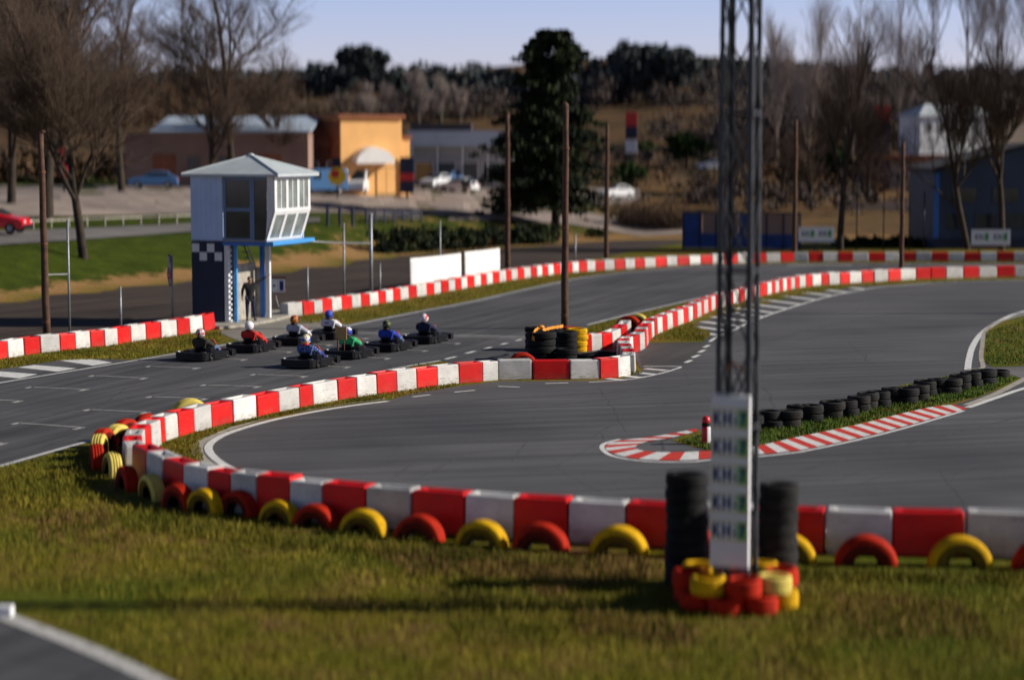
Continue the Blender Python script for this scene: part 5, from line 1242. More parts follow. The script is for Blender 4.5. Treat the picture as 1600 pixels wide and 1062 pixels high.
for px, py, mt, lab in ((630, 390, 'orange_stone', 'small orange boulder on the bank below the hedge shadow'), (643, 389, 'stone', 'small pale boulder beside the orange one')):
    b = gp(px, py); bm = bmesh.new(); bmesh.ops.create_icosphere(bm, subdivisions=3, radius=.33)
    for v in bm.verts: v.co *= 1 + .35 * mnoise.noise(v.co * 3.1 + Vector((px, 0, 0))); v.co.z = v.co.z * .8 + .12
    me = bpy.data.meshes.new('boulder'); bm.to_mesh(me); bm.free(); me.materials.append(M[mt]); o = obj('boulder', me); o.location = b; smooth_obj(o); tag(o, lab, 'boulder')
# far woods that read as one mass
def wood(name, px_list, mat, seed, n, size, rad, label, hs=1.0):
    r_ = random.Random(seed); mb = MB()
    for px, py, k in px_list:
        b = gp(px, py)
        for _ in range(k):
            c = b + Vector((r_.gauss(0, 9), r_.uniform(-4, 10), 0)); c.z = hgt(c.x, c.y) + rad * hs * r_.uniform(.3, 1.2); leaf_quads(mb, [(c + Vector((r_.gauss(0, 1.2), 0, r_.gauss(0, .5))), rad * r_.uniform(.6, 1.5))], r_, size, n, .9)
    o = stuff(mb.build(name, M[mat])); o['label'] = label; o['category'] = 'woodland'; return o
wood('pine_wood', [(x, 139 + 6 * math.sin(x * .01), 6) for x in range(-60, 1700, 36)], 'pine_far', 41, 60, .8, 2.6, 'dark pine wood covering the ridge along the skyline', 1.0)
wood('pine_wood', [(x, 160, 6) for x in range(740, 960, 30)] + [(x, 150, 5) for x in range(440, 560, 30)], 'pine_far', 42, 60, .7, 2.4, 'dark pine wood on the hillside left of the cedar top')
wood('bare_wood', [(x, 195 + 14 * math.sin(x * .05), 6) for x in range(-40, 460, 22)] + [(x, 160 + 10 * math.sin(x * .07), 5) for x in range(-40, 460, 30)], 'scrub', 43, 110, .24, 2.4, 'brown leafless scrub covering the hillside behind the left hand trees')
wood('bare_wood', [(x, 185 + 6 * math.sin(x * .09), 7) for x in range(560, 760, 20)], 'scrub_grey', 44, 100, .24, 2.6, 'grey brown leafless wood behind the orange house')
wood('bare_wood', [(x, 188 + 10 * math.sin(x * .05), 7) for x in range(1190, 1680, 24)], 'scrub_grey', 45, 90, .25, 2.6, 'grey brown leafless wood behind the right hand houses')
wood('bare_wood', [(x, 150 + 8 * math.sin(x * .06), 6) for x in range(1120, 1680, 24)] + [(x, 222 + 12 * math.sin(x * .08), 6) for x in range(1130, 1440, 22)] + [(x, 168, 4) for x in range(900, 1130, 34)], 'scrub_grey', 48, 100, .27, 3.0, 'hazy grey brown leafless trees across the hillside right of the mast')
wood('bare_wood', [(x, 286, 7) for x in range(-60, 215, 18)], 'scrub', 46, 70, .22, 1.5, 'brown leafless hedge at the back of the left parking', 1.3)
wood('bare_wood', [(x, 300, 4) for x in range(1180, 1330, 16)] + [(x, 292, 4) for x in range(1330, 1470, 22)], 'scrub', 47, 60, .2, 1.2, 'brown scrub behind the blue fence')

for k, (px, py, h) in enumerate(((1185, 300, 9), (1222, 318, 8), (1268, 330, 10), (1355, 322, 9), (1150, 305, 8))):
    bare_tree(gp(px, py), h, .75, 120 + k, 'grey brown bare tree on the rise behind the blue fence', .6, .2, low=.25, group='bare trees on the rise behind the blue fence', levels=4, dense=1.2)
wood('bare_wood', [(x, 322 + 10 * math.sin(x * .11), 4) for x in range(1070, 1300, 15)] + [(x, 262, 5) for x in range(930, 1250, 22)], 'scrub_grey', 49, 70, .16, 1.1, 'low grey brown brush on the slope behind the blue fence')
# grass blades that break up the edges of the verges
def blades(polys, dens, seed, hgt_, mat, label):
    r_ = random.Random(seed); mb = MB()
    for (a, b, c, d, n) in polys:      # quad in photo pixels
        A, B, C_, D = (P(*q) for q in (a, b, c, d))
        for _ in range(n):
            u, w = r_.random(), r_.random(); p = (A.lerp(B, u)).lerp(D.lerp(C_, u), w); l = hgt_ * r_.uniform(.5, 1.3); a_ = r_.uniform(0, 6.28); t = .012 * r_.uniform(.7, 1.6)
            dx = Vector((math.cos(a_) * t, math.sin(a_) * t, 0)); tip = p + Vector((r_.gauss(0, l * .35), r_.gauss(0, l * .35), l))
            z = .012; mb.add([(p.x - dx.x, p.y - dx.y, z), (p.x + dx.x, p.y + dx.y, z), (tip.x, tip.y, tip.z)], [(0, 1, 2)])
    o = stuff(mb.build('grass', M[mat])); o['label'] = label; o['category'] = 'grass'; return o
V1 = []
xs = [0, 100, 205, 290, 345]; up = [562, 548, 534, 522, 517]; lo = [577, 563, 561, 548.5, 534]
for i in range(4): V1.append(((xs[i], up[i]), (xs[i + 1], up[i + 1]), (xs[i + 1], lo[i + 1]), (xs[i], lo[i]), 2600))
xs = [455, 546, 640, 730, 820, 900, 1040, 1110, 1400, 1640]; up = [496, 482, 466.5, 450.5, 434.5, 425.5, 417, 413, 409, 409.3]; lo = [506, 505.5, 487, 470, 450.5, 433.5, 418, 413.4, 411, 411.2]
for i in range(9): V1.append(((xs[i], up[i]), (xs[i + 1], up[i + 1]), (xs[i + 1], lo[i + 1]), (xs[i], lo[i]), 2400))
V1.append(((920, 509), (1000, 489), (1004, 530), (925, 540), 2600)); V1.append(((1000, 489), (1110, 464), (1108, 480), (1008, 522), 1800))
V1.append(((1012, 530), (1078, 504), (1110, 522), (1098, 533), 2600)); V1.append(((985, 577), (1003, 575), (1003, 584), (985, 588), 200))
xs = [1190, 1300, 1420, 1640]; 
for i in range(3): V1.append(((xs[i], (463, 446, 439.5, 434)[i]), (xs[i + 1], (446, 439.5, 434, 433)[i + 1] if False else (463, 446, 438, 433)[i + 1]), (xs[i + 1], (474, 452, 443.5, 436)[i + 1]), (xs[i], (474, 452, 443.5, 436)[i]), 900))
V1.append(((605, 613), (710, 599), (720, 602), (610, 624), 700))
xs = [250, 300, 360, 420, 480, 545, 605]; up = [697, 678, 663, 650, 637, 624.5, 614.5]; lo = [712, 694, 668, 653, 641, 631, 623]
for i in range(6): V1.append(((xs[i], up[i]), (xs[i + 1], up[i + 1]), (xs[i + 1], lo[i + 1]), (xs[i], lo[i]), 1400))
V1.append(((225, 712), (310, 690), (318, 720), (260, 760), 2600)); V1.append(((610, 577), (700, 563), (712, 592), (620, 606), 500))
blades(V1, 1, 5, .075, 'grass_blade', 'short olive and dry grass on the verges beside the barriers')
V2 = [((1190, 655), (1330, 624), (1300, 672), (1188, 696), 5200), ((1330, 624), (1480, 590), (1457, 636), (1300, 672), 5200), ((1480, 590), (1590, 592), (1530, 620), (1457, 636), 3600), ((1060, 690), (1190, 656), (1188, 697), (1110, 705), 2200),
      ((1540, 520), (1640, 488), (1640, 572), (1540, 570), 4200)]
blades(V2, 1, 6, .10, 'grass_fresh', 'fresh green grass growing on the chicane island and right verge')
V3 = [((-40, 760), (200, 770), (260, 940), (-40, 920), 5000), ((200, 790), (700, 850), (800, 960), (240, 960), 9000), ((700, 855), (1060, 880), (1060, 1010), (700, 1010), 6000), ((1230, 890), (1640, 895), (1640, 1070), (1230, 1070), 7000), ((60, 960), (1300, 960), (1300, 1080), (300, 1080), 9000), ((-20, 735), (140, 700), (170, 760), (-20, 770), 2400)]
blades(V3, 1, 8, .085, 'grass_blade', 'olive meadow grass in front of the near barrier')

M['dry_blade'] = leaf_mat('dry weeds', (0.10, 0.062, 0.012), (0.27, 0.155, 0.05), 1.2)
blades([((560, 850), (800, 868), (900, 905), (640, 900), 2600), ((780, 868), (1000, 872), (1040, 900), (840, 935), 3000), ((900, 955), (1080, 975), (1100, 1010), (900, 990), 1000), ((60, 800), (160, 800), (220, 850), (60, 850), 900), ((1300, 930), (1500, 940), (1560, 1000), (1350, 1000), 1300)], 1, 9, .10, 'dry_blade', 'reddish brown dry weeds scattered through the near meadow')
blades([((-20, 748), (130, 735), (160, 790), (-20, 800), 2000), ((180, 790), (420, 830), (420, 850), (200, 830), 1300), ((420, 838), (900, 878), (900, 892), (420, 855), 1800), ((1240, 894), (1640, 900), (1640, 915), (1240, 910), 1300)], 1, 10, .14, 'grass_blade', 'longer green tufts round the feet of the half buried tyres')
# ------------------------------------------------------------------ vehicles
def car(px, py, rz, mat, label, length=4.0, van=False, group=None):
    b = gp(px, py); root = thing('parked_van' if van else 'parked_car', label, 'van' if van else 'car', (b.x, b.y, hgt(b.x, b.y) + .07), rz, group)
    W_, Lh = .84 if not van else .95, length / 2
    if van: side = [(-Lh, .35), (-Lh, 2.0), (-Lh + .15, 2.15), (Lh - 1.3, 2.15), (Lh - .75, 1.25), (Lh - .1, 1.05), (Lh, .75), (Lh, .32)]
    else: side = [(-Lh, .32), (-Lh - .02, .75), (-Lh + .10, .95), (-Lh + .35, 1.02), (-Lh + .75, 1.38), (-Lh + 1.2, 1.45), (.15, 1.43), (.80, 1.02), (Lh - .25, .86), (Lh, .66), (Lh, .30)]
    mb = MB(); n = len(side); vs = []
    for s, k in ((-1, 1), (1, 1)):
        for y, z in side: vs.append((s * W_ * (1 - .16 * max(0, (z - .9)) / .6 if not van else 1 - .05 * max(0, z - 1) / 1), y, z))
    fs = [tuple(range(n - 1, -1, -1))[::-1], tuple(range(n, 2 * n))[::-1]] + [(i, n + i, n + (i + 1) % n, (i + 1) % n) for i in range(n)]
    mb.add(vs, fs); body = mb.build('body', M[mat], root, bevel=.06)
    zt, zb = (1.95, 1.3) if van else (1.36, 1.05)
    for s in (-1, 1):
        x = lambda z: s * (W_ * (1 - .16 * max(0, (z - .9)) / .6 if not van else 1 - .05 * max(0, z - 1)) + .006)
        y0, y1 = (Lh - 2.0, Lh - 1.15) if van else (-Lh + .82, .55)
        q = [(x(zb), y0 - (0 if van else .2), zb), (x(zb), y1, zb), (x(zt), y1 - .42, zt), (x(zt), y0, zt)]; mb = MB(); mb.add(q, [(0, 1, 2, 3)]); mb.build('side_window', M['glass'], root)
    q = [(-W_ * .8, Lh - .76, 1.28), (W_ * .8, Lh - .76, 1.28), (W_ * .76, Lh - 1.27, 2.08), (-W_ * .76, Lh - 1.27, 2.08)] if van else [(-W_ * .84, .80, 1.05), (W_ * .84, .80, 1.05), (W_ * .76, .22, 1.41), (-W_ * .76, .22, 1.41)]
    mb = MB(); mb.add([Vector(p_) + Vector((0, .03, .02)) for p_ in q], [(0, 1, 2, 3)]); mb.build('windscreen', M['glass'], root)
    q = [(-W_ * .7, -Lh - .012, 1.3), (W_ * .7, -Lh - .012, 1.3), (W_ * .7, -Lh - .012, 1.9), (-W_ * .7, -Lh - .012, 1.9)] if van else [(-W_ * .8, -Lh + .33, 1.06), (W_ * .8, -Lh + .33, 1.06), (W_ * .75, -Lh + .70, 1.37), (-W_ * .75, -Lh + .70, 1.37)]
    mb = MB(); mb.add([Vector(p_) + Vector((0, -.03, .02)) for p_ in q], [(0, 1, 2, 3)]); mb.build('rear_window', M['glass'], root)
    for sx in (-1, 1):
        for y in (-Lh + .75, Lh - .78):
            k = Matrix.Translation((sx * (W_ - .08), y, .31)) @ Matrix.Rotation(math.pi / 2, 4, 'Y'); mb = MB()
            mb.lathe([(.19, -.1), (.27, -.11), (.31, -.08), (.31, .08), (.27, .11), (.19, .1)], 20, closed=True, mat=k); w = mb.build('wheel', M['rubber'], root, smooth=True)
            mb = MB(); mb.lathe([(0, -.08), (.15, -.08), (.19, -.1), (.19, .1), (.15, .09), (0, .09)], 16, mat=k); mb.build('rim', M['galv'], w)
        mb = MB(); mb.box(sx * .5 - .14, sx * .5 + .14, Lh - .03, Lh + .025, .60, .76); mb.build('headlight', M['lamp'], root, bevel=.02)
        mb = MB(); mb.box(sx * .62 - .1, sx * .62 + .1, -Lh - .035, -Lh + .02, .68, .86); mb.build('tail_light', M['sign_red'], root, bevel=.02)
    mb = MB(); mb.box(-W_ * .96, W_ * .96, Lh - .05, Lh + .05, .32, .52); mb.build('bumper', M['black_plastic'] if not van else M['grey_wall'], root, bevel=.03)
    return root
car(-8, 366, R(-97), 'car_red', 'bright red car driving on the road at the edge of the view', 4.0)
car(562, 304, R(170), 'car_white', 'white van parked nose out before the orange house', 4.6, True)
car(500, 304, R(120), 'car_blue', 'blue van parked beside the white van near the round sign', 4.6, True)
car(716, 302, R(60), 'car_white', 'white car parked under the left side of the cedar', 3.9)
car(682, 296, R(150), 'car_white', 'white car parked before the blue fascia building', 3.9)
car(700, 291, R(150), 'car_blue', 'dark blue car parked furthest back before the blue fascia building', 4.0)
car(240, 296, R(95), 'car_blue', 'blue car parked against the low brown shed', 4.0)
car(962, 312, R(130), 'car_white', 'white car parked right of the cedar by the reddish pole', 3.9)
car(1112, 268, R(100), 'car_white', 'white car half hidden behind the lattice mast', 3.9)

# ------------------------------------------------------------------ buildings
def bld(name, px0, px1, py, label, cat, rz=0.0, ref=None):
    a = gp((px0 + px1) / 2, py); s = pxm(a); return thing(name, label, cat, (a.x, a.y, a.z), rz), (px1 - px0) / s, s
def win(parent, x0, x1, y, z0, z1, mat='glass', frame='white_paint', axis='x'):
    mb = MB(); t = .08
    def bx(m, u0, u1, w0, w1, d0, d1):
        if axis == 'x': m.box(u0, u1, y + d0, y + d1, w0, w1)
        else: m.box(y + d0, y + d1, u0, u1, w0, w1)
    sg = -1
    bx(mb, x0 - t, x1 + t, z1, z1 + t, *sorted((sg * .06, sg * .002))); bx(mb, x0 - t, x1 + t, z0 - t, z0, *sorted((sg * .08, sg * .002))); bx(mb, x0 - t, x0, z0, z1, *sorted((sg * .06, sg * .002))); bx(mb, x1, x1 + t, z0, z1, *sorted((sg * .06, sg * .002)))
    f = mb.build('window', M[frame], parent); g = MB(); bx(g, x0, x1, z0, z1, *sorted((sg * .02, sg * .004))); g.build('pane', M[mat], f); return f
# low brown shed with pale roof
r_, w, s = bld('low_shed', 196, 482, 294, 'long low brown shed with pale sheet roof behind the tower', 'shed')
mb = MB(); mb.box(-w / 2, w / 2, 0, 9, 0, 86 / s); mb.build('wall', M['brown_wall'], r_)
mb = MB(); e = 86 / s; mb.add([(-w / 2 + 2.2, -.6, e), (w / 2 + .3, -.6, e), (w / 2 + .3, 9.6, e + 1.4), (-w / 2 + 2.2, 9.6, e + 1.4), (-w / 2 + 2.2, -.6, e + .15), (w / 2 + .3, -.6, e + .15), (w / 2 + .3, 9.6, e + 1.55), (-w / 2 + 2.2, 9.6, e + 1.55)], [(3, 2, 1, 0), (4, 5, 6, 7), (0, 1, 5, 4), (1, 2, 6, 5), (2, 3, 7, 6), (3, 0, 4, 7)]); mb.build('roof', M['pale_roof'], r_)
for x in (-5.5, 3.6): mb = MB(); mb.box(x, x + 2.0, -.05, -.002, 0, 2.9); mb.build('door', M['terracotta'], r_)
for x in (-2.5, 0.2): win(r_, x, x + 1.1, 0, 1.6, 2.7, 'glass', 'brown_wall')
# orange house, corner towards the camera
b = gp(533, 306); s = pxm(b); r_ = thing('orange_house', 'bright orange house front with white arched awning and dark brown gable side', 'house', (b.x, b.y, b.z - .05), R(30))
fw, fh = 7.0, 122 / s
mb = MB(); mb.box(0, fw * .86, 0, 7, 0, fh); mb.build('wall', M['orange_wall'], r_)
mb = MB(); mb.box(fw * .86, fw, .3, 6, 0, fh * .74); mb.build('side_wall', M['orange_wall'], r_)
mb = MB(); mb.box(-.10, -.004, .05, 7.0, 0, fh * .98); mb.build('gable_cladding', M['terracotta'], r_)
mb = MB(); mb.prism([(-.35, -.35), (fw * .86 + .25, -.35), (fw * .86 + .25, 7.3), (-.35, 7.3)], fh, fh + .28); mb.box(fw * .86 + .26, fw + .2, .1, 6.2, fh * .74, fh * .74 + .25); mb.build('roof', M['terracotta'], r_)
mb = MB(); n = 12; vs = []
for k in range(n + 1):
    a = math.pi * k / n; x = 2.9 - 1.9 * math.cos(a); z = fh * .44 + 1.35 * math.sin(a); vs += [(x, -.12, z), (x, -1.1, z - .15)]
vs += [(2.9, -.12, fh * .44), (2.9, -1.1, fh * .42)]
fs = [(2 * k, 2 * k + 2, 2 * k + 3, 2 * k + 1) for k in range(n)] + [(2 * k + 1, 2 * k + 3, 2 * n + 3) for k in range(n)]
mb.add(vs, fs); mb.build('awning', M['banner'], r_)
mb = MB(); mb.box(3.5, 5.3, -.06, -.002, 0, 2.6); mb.build('door', M['wood'], r_)
mb = MB(); mb.box(3.5, 4.38, -.10, -.061, .2, 2.45); mb.box(4.44, 5.3, -.10, -.061, .2, 2.45); mb.build('door_leaf', M['orange_wall'], r_)
# dark brown wing left of the orange front
r_, w, s = bld('brown_house', 452, 535, 300, 'dark brown house wing with sloping roof left of the orange front', 'house', R(0))
mb = MB(); e = 70 / s; mb.box(-w / 2, w / 2, .5, 7, 0, e); mb.build('wall', M['dark_terracotta'], r_)
mb = MB(); mb.add([(-w / 2 - .4, .1, e), (w / 2, .1, e), (w / 2, 7.4, e), (-w / 2 - .4, 7.4, e), (-w / 2 + 1.6, 3.4, e + 2.4), (w / 2, 3.4, e + 2.6)], [(0, 1, 5, 4), (2, 3, 4, 5), (3, 0, 4), (1, 2, 5), (3, 2, 1, 0)]); mb.build('roof', M['terracotta'], r_)
win(r_, -1.2, .2, .5, 1.3, 2.6); win(r_, 1.0, 1.9, .5, 1.3, 2.6)
# blue fascia building
r_, w, s = bld('long_building', 640, 806, 291, 'long low grey building with pale blue fascia under dark roof', 'building')
mb = MB(); e = 62 / s; mb.box(-w / 2, w / 2, .8, 8, 0, e); mb.build('wall', M['grey_wall'], r_)
mb = MB(); mb.box(-w / 2 - .2, w / 2 + .2, -.4, 9, e, e + 24 / s); mb.build('fascia', M['pale_roof'], r_)
mb = MB(); mb.box(-w / 2 + .1, w * .08, .4, 8.5, e + 24 / s, e + 36 / s); mb.build('roof', M['dark_roof'], r_)
for k in range(4): win(r_, -w / 2 + .6 + 2.3 * k, -w / 2 + 2.3 + 2.3 * k, .8, .5, 2.4, 'glass')
for k in range(5): mb = MB(); mb.tube([(-w / 2 + .3 + (w - .6) * k / 4, -.2, 0), (-w / 2 + .3 + (w - .6) * k / 4, -.2, e)], .07, 8); mb.build('column', M['white_paint'], r_)
# slate blue building at the right edge
r_, w, s = bld('slate_building', 1458, 1690, 389, 'large slate blue building with dark window row at the right edge', 'building')
e = 118 / s; mb = MB(); vs = [(-w / 2, 0, 0), (w / 2, 0, 0), (w / 2, 0, e), (w * .14, 0, e + 1.9), (-w / 2, 0, e + .1)]; vs += [(x, 9, z) for x, y, z in vs]
mb.add(vs, [(0, 1, 2, 3, 4), (9, 8, 7, 6, 5), (0, 5, 6, 1), (1, 6, 7, 2), (2, 7, 8, 3), (3, 8, 9, 4), (4, 9, 5, 0)]); mb.build('wall', M['slate_wall'], r_)
mb = MB()
for (xa, za), (xb, zb) in (((-w / 2 - .3, e + .14), (w * .14, e + 1.97)), ((w * .14, e + 1.97), (w / 2 + .3, e + .05))):
    mb.add([(xa, -.4, za), (xb, -.4, zb), (xb, 9.4, zb), (xa, 9.4, za), (xa, -.4, za + .18), (xb, -.4, zb + .18), (xb, 9.4, zb + .18), (xa, 9.4, za + .18)], [(3, 2, 1, 0), (4, 5, 6, 7), (0, 1, 5, 4), (1, 2, 6, 5), (2, 3, 7, 6), (3, 0, 4, 7)])
mb.build('roof', M['dark_roof'], r_)
for k in range(4): win(r_, -w / 2 + .9 + 2.1 * k, -w / 2 + 2.3 + 2.1 * k, 0, 1.4, 2.5, 'glass', 'slate_wall')
mb = MB(); mb.box(-w / 2 - .02, w / 2, -.06, -.003, 0, .75); mb.build('plinth', M['navy'], r_)
for k in range(2): win(r_, -w / 2 + 1.2 + 3 * k, -w / 2 + 3.0 + 3 * k, 0, 3.3, 4.3, 'glass', 'slate_wall')
mb = MB(); mb.box(-w / 2 - .015, -w / 2 + .35, -.05, -.003, .76, e); mb.build('corner_pilaster', M['blue'], r_)
# white house and beige house farther back
r_, w, s = bld('white_house', 1428, 1560, 272, 'pale white house with low hipped roof behind the slate building', 'house', R(14))
w *= .95; e = 90 / s; mb = MB(); mb.box(-w / 2, w / 2, 0, 6, 0, e); mb.build('wall', M['white_paint'], r_)
mb = MB(); mb.add([(-w / 2 - .4, -.4, e), (w / 2 + .4, -.4, e), (w / 2 + .4, 6.4, e), (-w / 2 - .4, 6.4, e), (-w / 2 + 2, 3, e + 1.5), (w / 2 - 2, 3, e + 1.5)], [(0, 1, 5, 4), (2, 3, 4, 5), (3, 0, 4), (1, 2, 5), (3, 2, 1, 0)]); rf = mb.build('roof', M['roof_sheet'], r_)
mb = MB(); mb.box(-.3, .3, 2.6, 3.2, e + .8, e + 2.4); mb.build('chimney', M['brown_wall'], rf)
for k in range(3): win(r_, -w / 2 + .8 + 1.7 * k, -w / 2 + 1.6 + 1.7 * k, 0, e - 2.0, e - .8)
r_, w, s = bld('beige_house', 1540, 1650, 268, 'beige house with flat upper storey on the hillside at the right', 'house')
e = 82 / s; mb = MB(); mb.box(-w / 2, w / 2, 0, 7, 0, e); mb.box(-w * .32, w * .12, .5, 5, e, e + 40 / s); mb.build('wall', M['beige_wall'], r_)
mb = MB(); mb.box(-w / 2 - .3, w / 2 + .3, -.3, .49, e, e + .2); mb.box(-w * .32 - .2, w * .12 + .2, .3, 5.2, e + 40 / s, e + 40 / s + .2); mb.build('roof', M['dark_roof'], r_)
for k in range(3): win(r_, -w / 2 + .7 + 2.2 * k, -w / 2 + 1.7 + 2.2 * k, 0, 1.2, 2.4)
r_, w, s = bld('open_shelter', 1312, 1466, 300, 'low open shelter with rusty red roof edge left of slate building', 'shelter')
e = 50 / s
mb = MB(); mb.box(-w / 2 + 2.5, w / 2 + 1, -.3, 5, e, e + .55); mb.build('roof', M['terracotta'], r_)
for k in range(5): mb = MB(); mb.tube([(-w / 2 + 2.8 + (w - 2.4) * k / 4, 0, 0), (-w / 2 + 2.8 + (w - 2.4) * k / 4, 0, e)], .1, 8); mb.build('post', M['rust'], r_)
mb = MB(); mb.box(-w / 2 + 2.6, w / 2 + .8, 4.4, 4.6, 0, e - .02); mb.build('back_wall', M['grey_wall'], r_)
# pale retaining wall and low dark hedge
a, b = gp(1308, 328), gp(1464, 328); d = b - a
o = thing('retaining_wall', 'pale concrete retaining wall below the open shelter', 'wall', (a.x, a.y, a.z - .2), math.atan2(d.y, d.x))
mb = MB(); mb.box(0, d.length, 0, .3, 0, 1.0); mb.build('wall_panel', M['beige_wall'], o); mb = MB(); mb.box(-.05, d.length + .05, -.05, .35, 1.0, 1.12); mb.build('coping', M['concrete'], o)
a, b = gp(1306, 386), gp(1460, 386); d = b - a
rr = random.Random(66); mb = MB(); leaf_quads(mb, [(Vector((d.length * k / 40, rr.uniform(-.2, .2), rr.uniform(.15, .55))), .38) for k in range(41)], rr, .10, 60)
t_ = thing('low_hedge', 'low dark hedge in front of the dry grass slope on the right', 'hedge', a, math.atan2(d.y, d.x)); mb.build('foliage', M['conifer'], t_)
for k in range(12): m2 = MB(); m2.tube([(d.length * (k + .5) / 12, 0, -.1), (d.length * (k + .5) / 12, 0, .4)], .03, 5); m2.build('stem', M['bark'], t_)
# blue board fence
a, b = gp(1067, 389), gp(1250, 391); d = b - a; L_ = d.length
t_ = thing('board_fence', 'dark blue board fence with open framed bays behind the outer barrier', 'fence', (a.x, a.y, 0), math.atan2(d.y, d.x))
mb = MB(); mb.box(0, L_, 0, .05, .08, 1.15); mb.build('board_panel', M['fence_blue'], t_)
mb = MB(); mb.box(0, L_ * .16, .001, .051, 1.15, 2.49); mb.build('upper_panel', M['fence_blue'], t_)
mb = MB(); mb.box(L_ * .48, L_ * .62, .001, .051, 1.15, 2.49); mb.build('upper_panel', M['fence_blue'], t_)
mb = MB(); mb.box(0, L_, -.02, .07, 2.5, 2.62); mb.build('top_rail', M['navy'], t_)
for k in range(8): mb = MB(); mb.box(L_ * k / 7 - .05, L_ * k / 7 + .05, -.05, -.002, 0, 2.6); mb.build('post', M['navy'], t_)
mb = MB(); mb.box(L_ * .64, L_ * .99, .06, .09, 1.16, 2.48); mb.box(L_ * .17, L_ * .47, .06, .09, 1.16, 2.48); mb.build('back_panel', M['brown_wall'], t_)
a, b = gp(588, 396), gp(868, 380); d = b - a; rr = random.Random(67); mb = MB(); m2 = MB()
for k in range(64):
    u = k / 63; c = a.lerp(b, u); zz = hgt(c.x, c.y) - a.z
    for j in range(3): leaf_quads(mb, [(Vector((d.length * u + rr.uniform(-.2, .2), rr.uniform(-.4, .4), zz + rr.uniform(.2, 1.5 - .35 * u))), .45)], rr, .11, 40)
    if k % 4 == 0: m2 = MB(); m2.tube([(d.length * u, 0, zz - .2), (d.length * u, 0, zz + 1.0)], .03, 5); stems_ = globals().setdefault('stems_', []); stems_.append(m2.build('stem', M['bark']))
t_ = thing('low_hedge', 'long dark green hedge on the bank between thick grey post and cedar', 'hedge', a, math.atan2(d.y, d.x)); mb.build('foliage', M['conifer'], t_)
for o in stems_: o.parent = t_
# wire fence posts along the right
for k, px in enumerate((1338, 1380, 1420, 1443)):
    post(px, 392, 300, .045, 'thin dark fence post on the right before the dry grass slope', 'dark_metal', 'thin fence posts before the dry grass slope')

# ------------------------------------------------------------------ signs
def signboard(px0, px1, py_top, py_bot, py_base, label, n):
    p = P((px0 + px1) / 2, py_base); s = pxm(p); w = (px1 - px0) / s; z1 = (py_base - py_top) / s; z0 = (py_base - py_bot) / s
    t_ = thing('sign_board', label, 'sign', p, 0)
    mb = MB(); mb.box(-w / 2, w / 2, -.03, .03, z0, z1); b = mb.build('board', M['sign_white'], t_)
    mb = MB(); mb.box(-w / 2 - .03, w / 2 + .03, -.04, .04, z0 - .06, z0 - .002); mb.build('lower_edge', M['blue'] if n == 0 else M['terracotta'], t_)
    for x in (-w * .24, w * .24):
        mb = MB(); mb.box(x - w * .18, x + w * .18, -.036, -.031, z0 + (z1 - z0) * .3, z0 + (z1 - z0) * .78); st = mb.build('sticker', M['sticker'], b)
        lettering('KH-7', w * .32, (z1 - z0) * .36, M['sign_blue'], b, (x, -.045, z0 + (z1 - z0) * .54), 0, .02)
    for x in ((-.1, .1) if n == 0 else (-w * .3, w * .3)):
        mb = MB(); mb.tube([(x, .06, -.1), (x, .06, z1)], .035, 8); mb.build('post', M['dark_metal'], t_)
signboard(1247, 1303, 355, 377, 402, 'white sign board with two dark stickers, beside the tall bare tree', 0)
signboard(1517, 1578, 359, 383, 402, 'white sign board with two dark stickers, before the slate building', 1)
def totem(px, py, y_top, w_px, label, cols):
    p = gp(px, py); s = pxm(p); w = w_px / s; h = (py - y_top) / s; t_ = thing('totem_sign', label, 'sign', p, 0)
    mb = MB(); mb.tube([(0, .1, -.2), (0, .1, h)], .10, 8); mb.build('post', M['dark_metal'], t_)
    for z0, z1, m_ in cols: mb = MB(); mb.box(-w / 2, w / 2, -.08, .08, h * z0, h * z1); mb.build('sign_panel', M[m_], t_, bevel=.02)
totem(986, 285, 176, 18, 'tall red over blue totem sign right of the cedar', ((.62, .80, 'navy'), (.80, 1.0, 'sign_red'), (.42, .60, 'white_paint')))
totem(1377, 300, 166, 24, 'tall navy totem sign with red top on the right', ((.02, .12, 'dark_metal'), (.30, .82, 'navy'), (.82, 1.0, 'sign_red')))
totem(100, 300, 205, 14, 'pink and red vertical banner sign behind the brown pole', ((.25, .45, 'sign_red'), (.45, 1.0, 'red_panel')))
totem(636, 312, 246, 21, 'dark navy totem sign beside the orange house', ((.15, .45, 'navy'), (.45, .62, 'sign_red'), (.62, 1.0, 'navy')))
p = gp(527, 312); s = pxm(p); t_ = thing('round_sign', 'round yellow sign with red centre on a post before the vans', 'sign', p, 0)
h = (312 - 276) / s; mb = MB(); mb.tube([(0, .06, -.2), (0, .06, (312 - 246) / s)], .06, 8); mb.build('post', M['dark_metal'], t_)
rot = Matrix.Translation((0, 0, h)) @ Matrix.Rotation(math.pi / 2, 4, 'X')
mb = MB(); mb.lathe([(0, .03), (14 / s, .03), (14 / s, -.03), (0, -.03)], 28, mat=rot); d_ = mb.build('disc', M['sign_yellow'], t_)
mb = MB(); mb.lathe([(0, .045), (6.5 / s, .045), (6.5 / s, .032)], 22, mat=Matrix.Translation((-3 / s, 0, 4 / s)) @ rot); mb.build('emblem', M['sign_red'], d_)
mb = MB(); mb.box(-6 / s, 6 / s, -.03, .03, h + 15 / s, h + 29 / s); mb.build('upper_panel', M['navy'], t_)

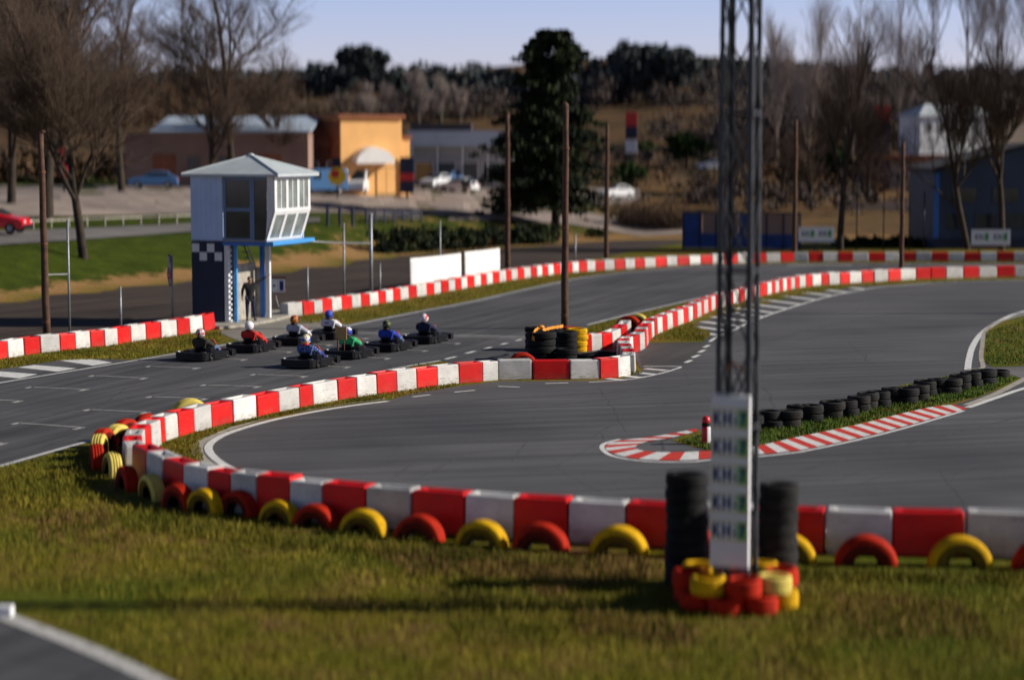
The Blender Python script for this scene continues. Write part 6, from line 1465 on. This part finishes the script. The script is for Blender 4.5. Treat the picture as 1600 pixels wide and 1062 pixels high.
# roadside fences on the bank
def rail(pxs, z_, label, mat, pr=.05, ph=.9, name='guard_rail', rails=(.8,)):
    pts = [gp(*q) for q in pxs]; t_ = thing(name, label, 'fence', pts[0], 0); o = pts[0]
    for f in rails:
        mb = MB(); mb.tube([Vector((p_.x - o.x, p_.y - o.y, p_.z - o.z + ph * f)) for p_ in pts], .06, 6); mb.build('rail', M[mat], t_)
    for p_ in pts: mb = MB(); mb.tube([(p_.x - o.x, p_.y - o.y, p_.z - o.z - .2), (p_.x - o.x, p_.y - o.y, p_.z - o.z + ph)], pr, 6); mb.build('post', M[mat], t_)
rail([(x, 358 - (x - 40) * .040) for x in range(-60, 310, 28)], 0, 'pale low guard rail along the far side of the left road', 'concrete', .07, .6)
rail([(572 + k * 14.3, 349 - k * .3) for k in range(7)], 0, 'dark guard rail above the bank by the parking lot', 'navy', .08, 1.0, rails=(.35, .6, .85))
for k, px in enumerate((512, 531, 551)):
    p = gp(px, 352); t_ = thing('bollard', 'dark bollard in the row left of the dark guard rail', 'bollard', p, 0, 'dark bollards by the parking lot')
    mb = MB(); mb.tube([(0, 0, -.2), (0, 0, 1.15)], .11, 10); mb.build('shaft', M['navy'], t_); mb = MB(); mb.ell((0, 0, 1.15), (.13, .13, .1)); mb.build('cap', M['navy'], t_, smooth=True)

# ------------------------------------------------------------------ light
EL, AZ = R(27), R(89)          # sun from the right of the photograph, azimuth clockwise from +Y
w = bpy.data.worlds.new('World'); scene.world = w; w.use_nodes = True; nt = w.node_tree
bg = nt.nodes['Background']; sky = nt.nodes.new('ShaderNodeTexSky'); sky.sky_type = 'NISHITA'; sky.sun_disc = False
sky.sun_elevation = EL; sky.sun_rotation = AZ; sky.air_density = 1.0; sky.dust_density = 0.6; sky.ozone_density = 2.0
tc = nt.nodes.new('ShaderNodeTexCoord'); sp = nt.nodes.new('ShaderNodeSeparateXYZ'); nt.links.new(tc.outputs['Generated'], sp.inputs[0])
hz_ = ramp(nt, sp.outputs['Z'], [(0.0, (1.95, 1.72, 2.55)), (0.07, (1.55, 1.48, 2.2)), (0.20, (0.34, 0.40, 0.54)), (1.0, (0.29, 0.34, 0.48))])     # horizon tinted brighter, sky overhead dimmed to cut fill light
tint = mixc(nt, 1.0, sky.outputs[0], hz_.outputs[0], 'MULTIPLY'); nt.links.new(tint, bg.inputs[0]); bg.inputs[1].default_value = 0.075
sd = bpy.data.lights.new('sun', 'SUN'); sd.energy = 5.2; sd.angle = R(.5); sd.color = (1, .93, .82)
so = bpy.data.objects.new('sun', sd); COL.objects.link(so)
sv = Vector((math.sin(AZ) * math.cos(EL), math.cos(AZ) * math.cos(EL), math.sin(EL)))
so.rotation_euler = (-sv).to_track_quat('-Z', 'Y').to_euler(); so.location = (60, 0, 40)
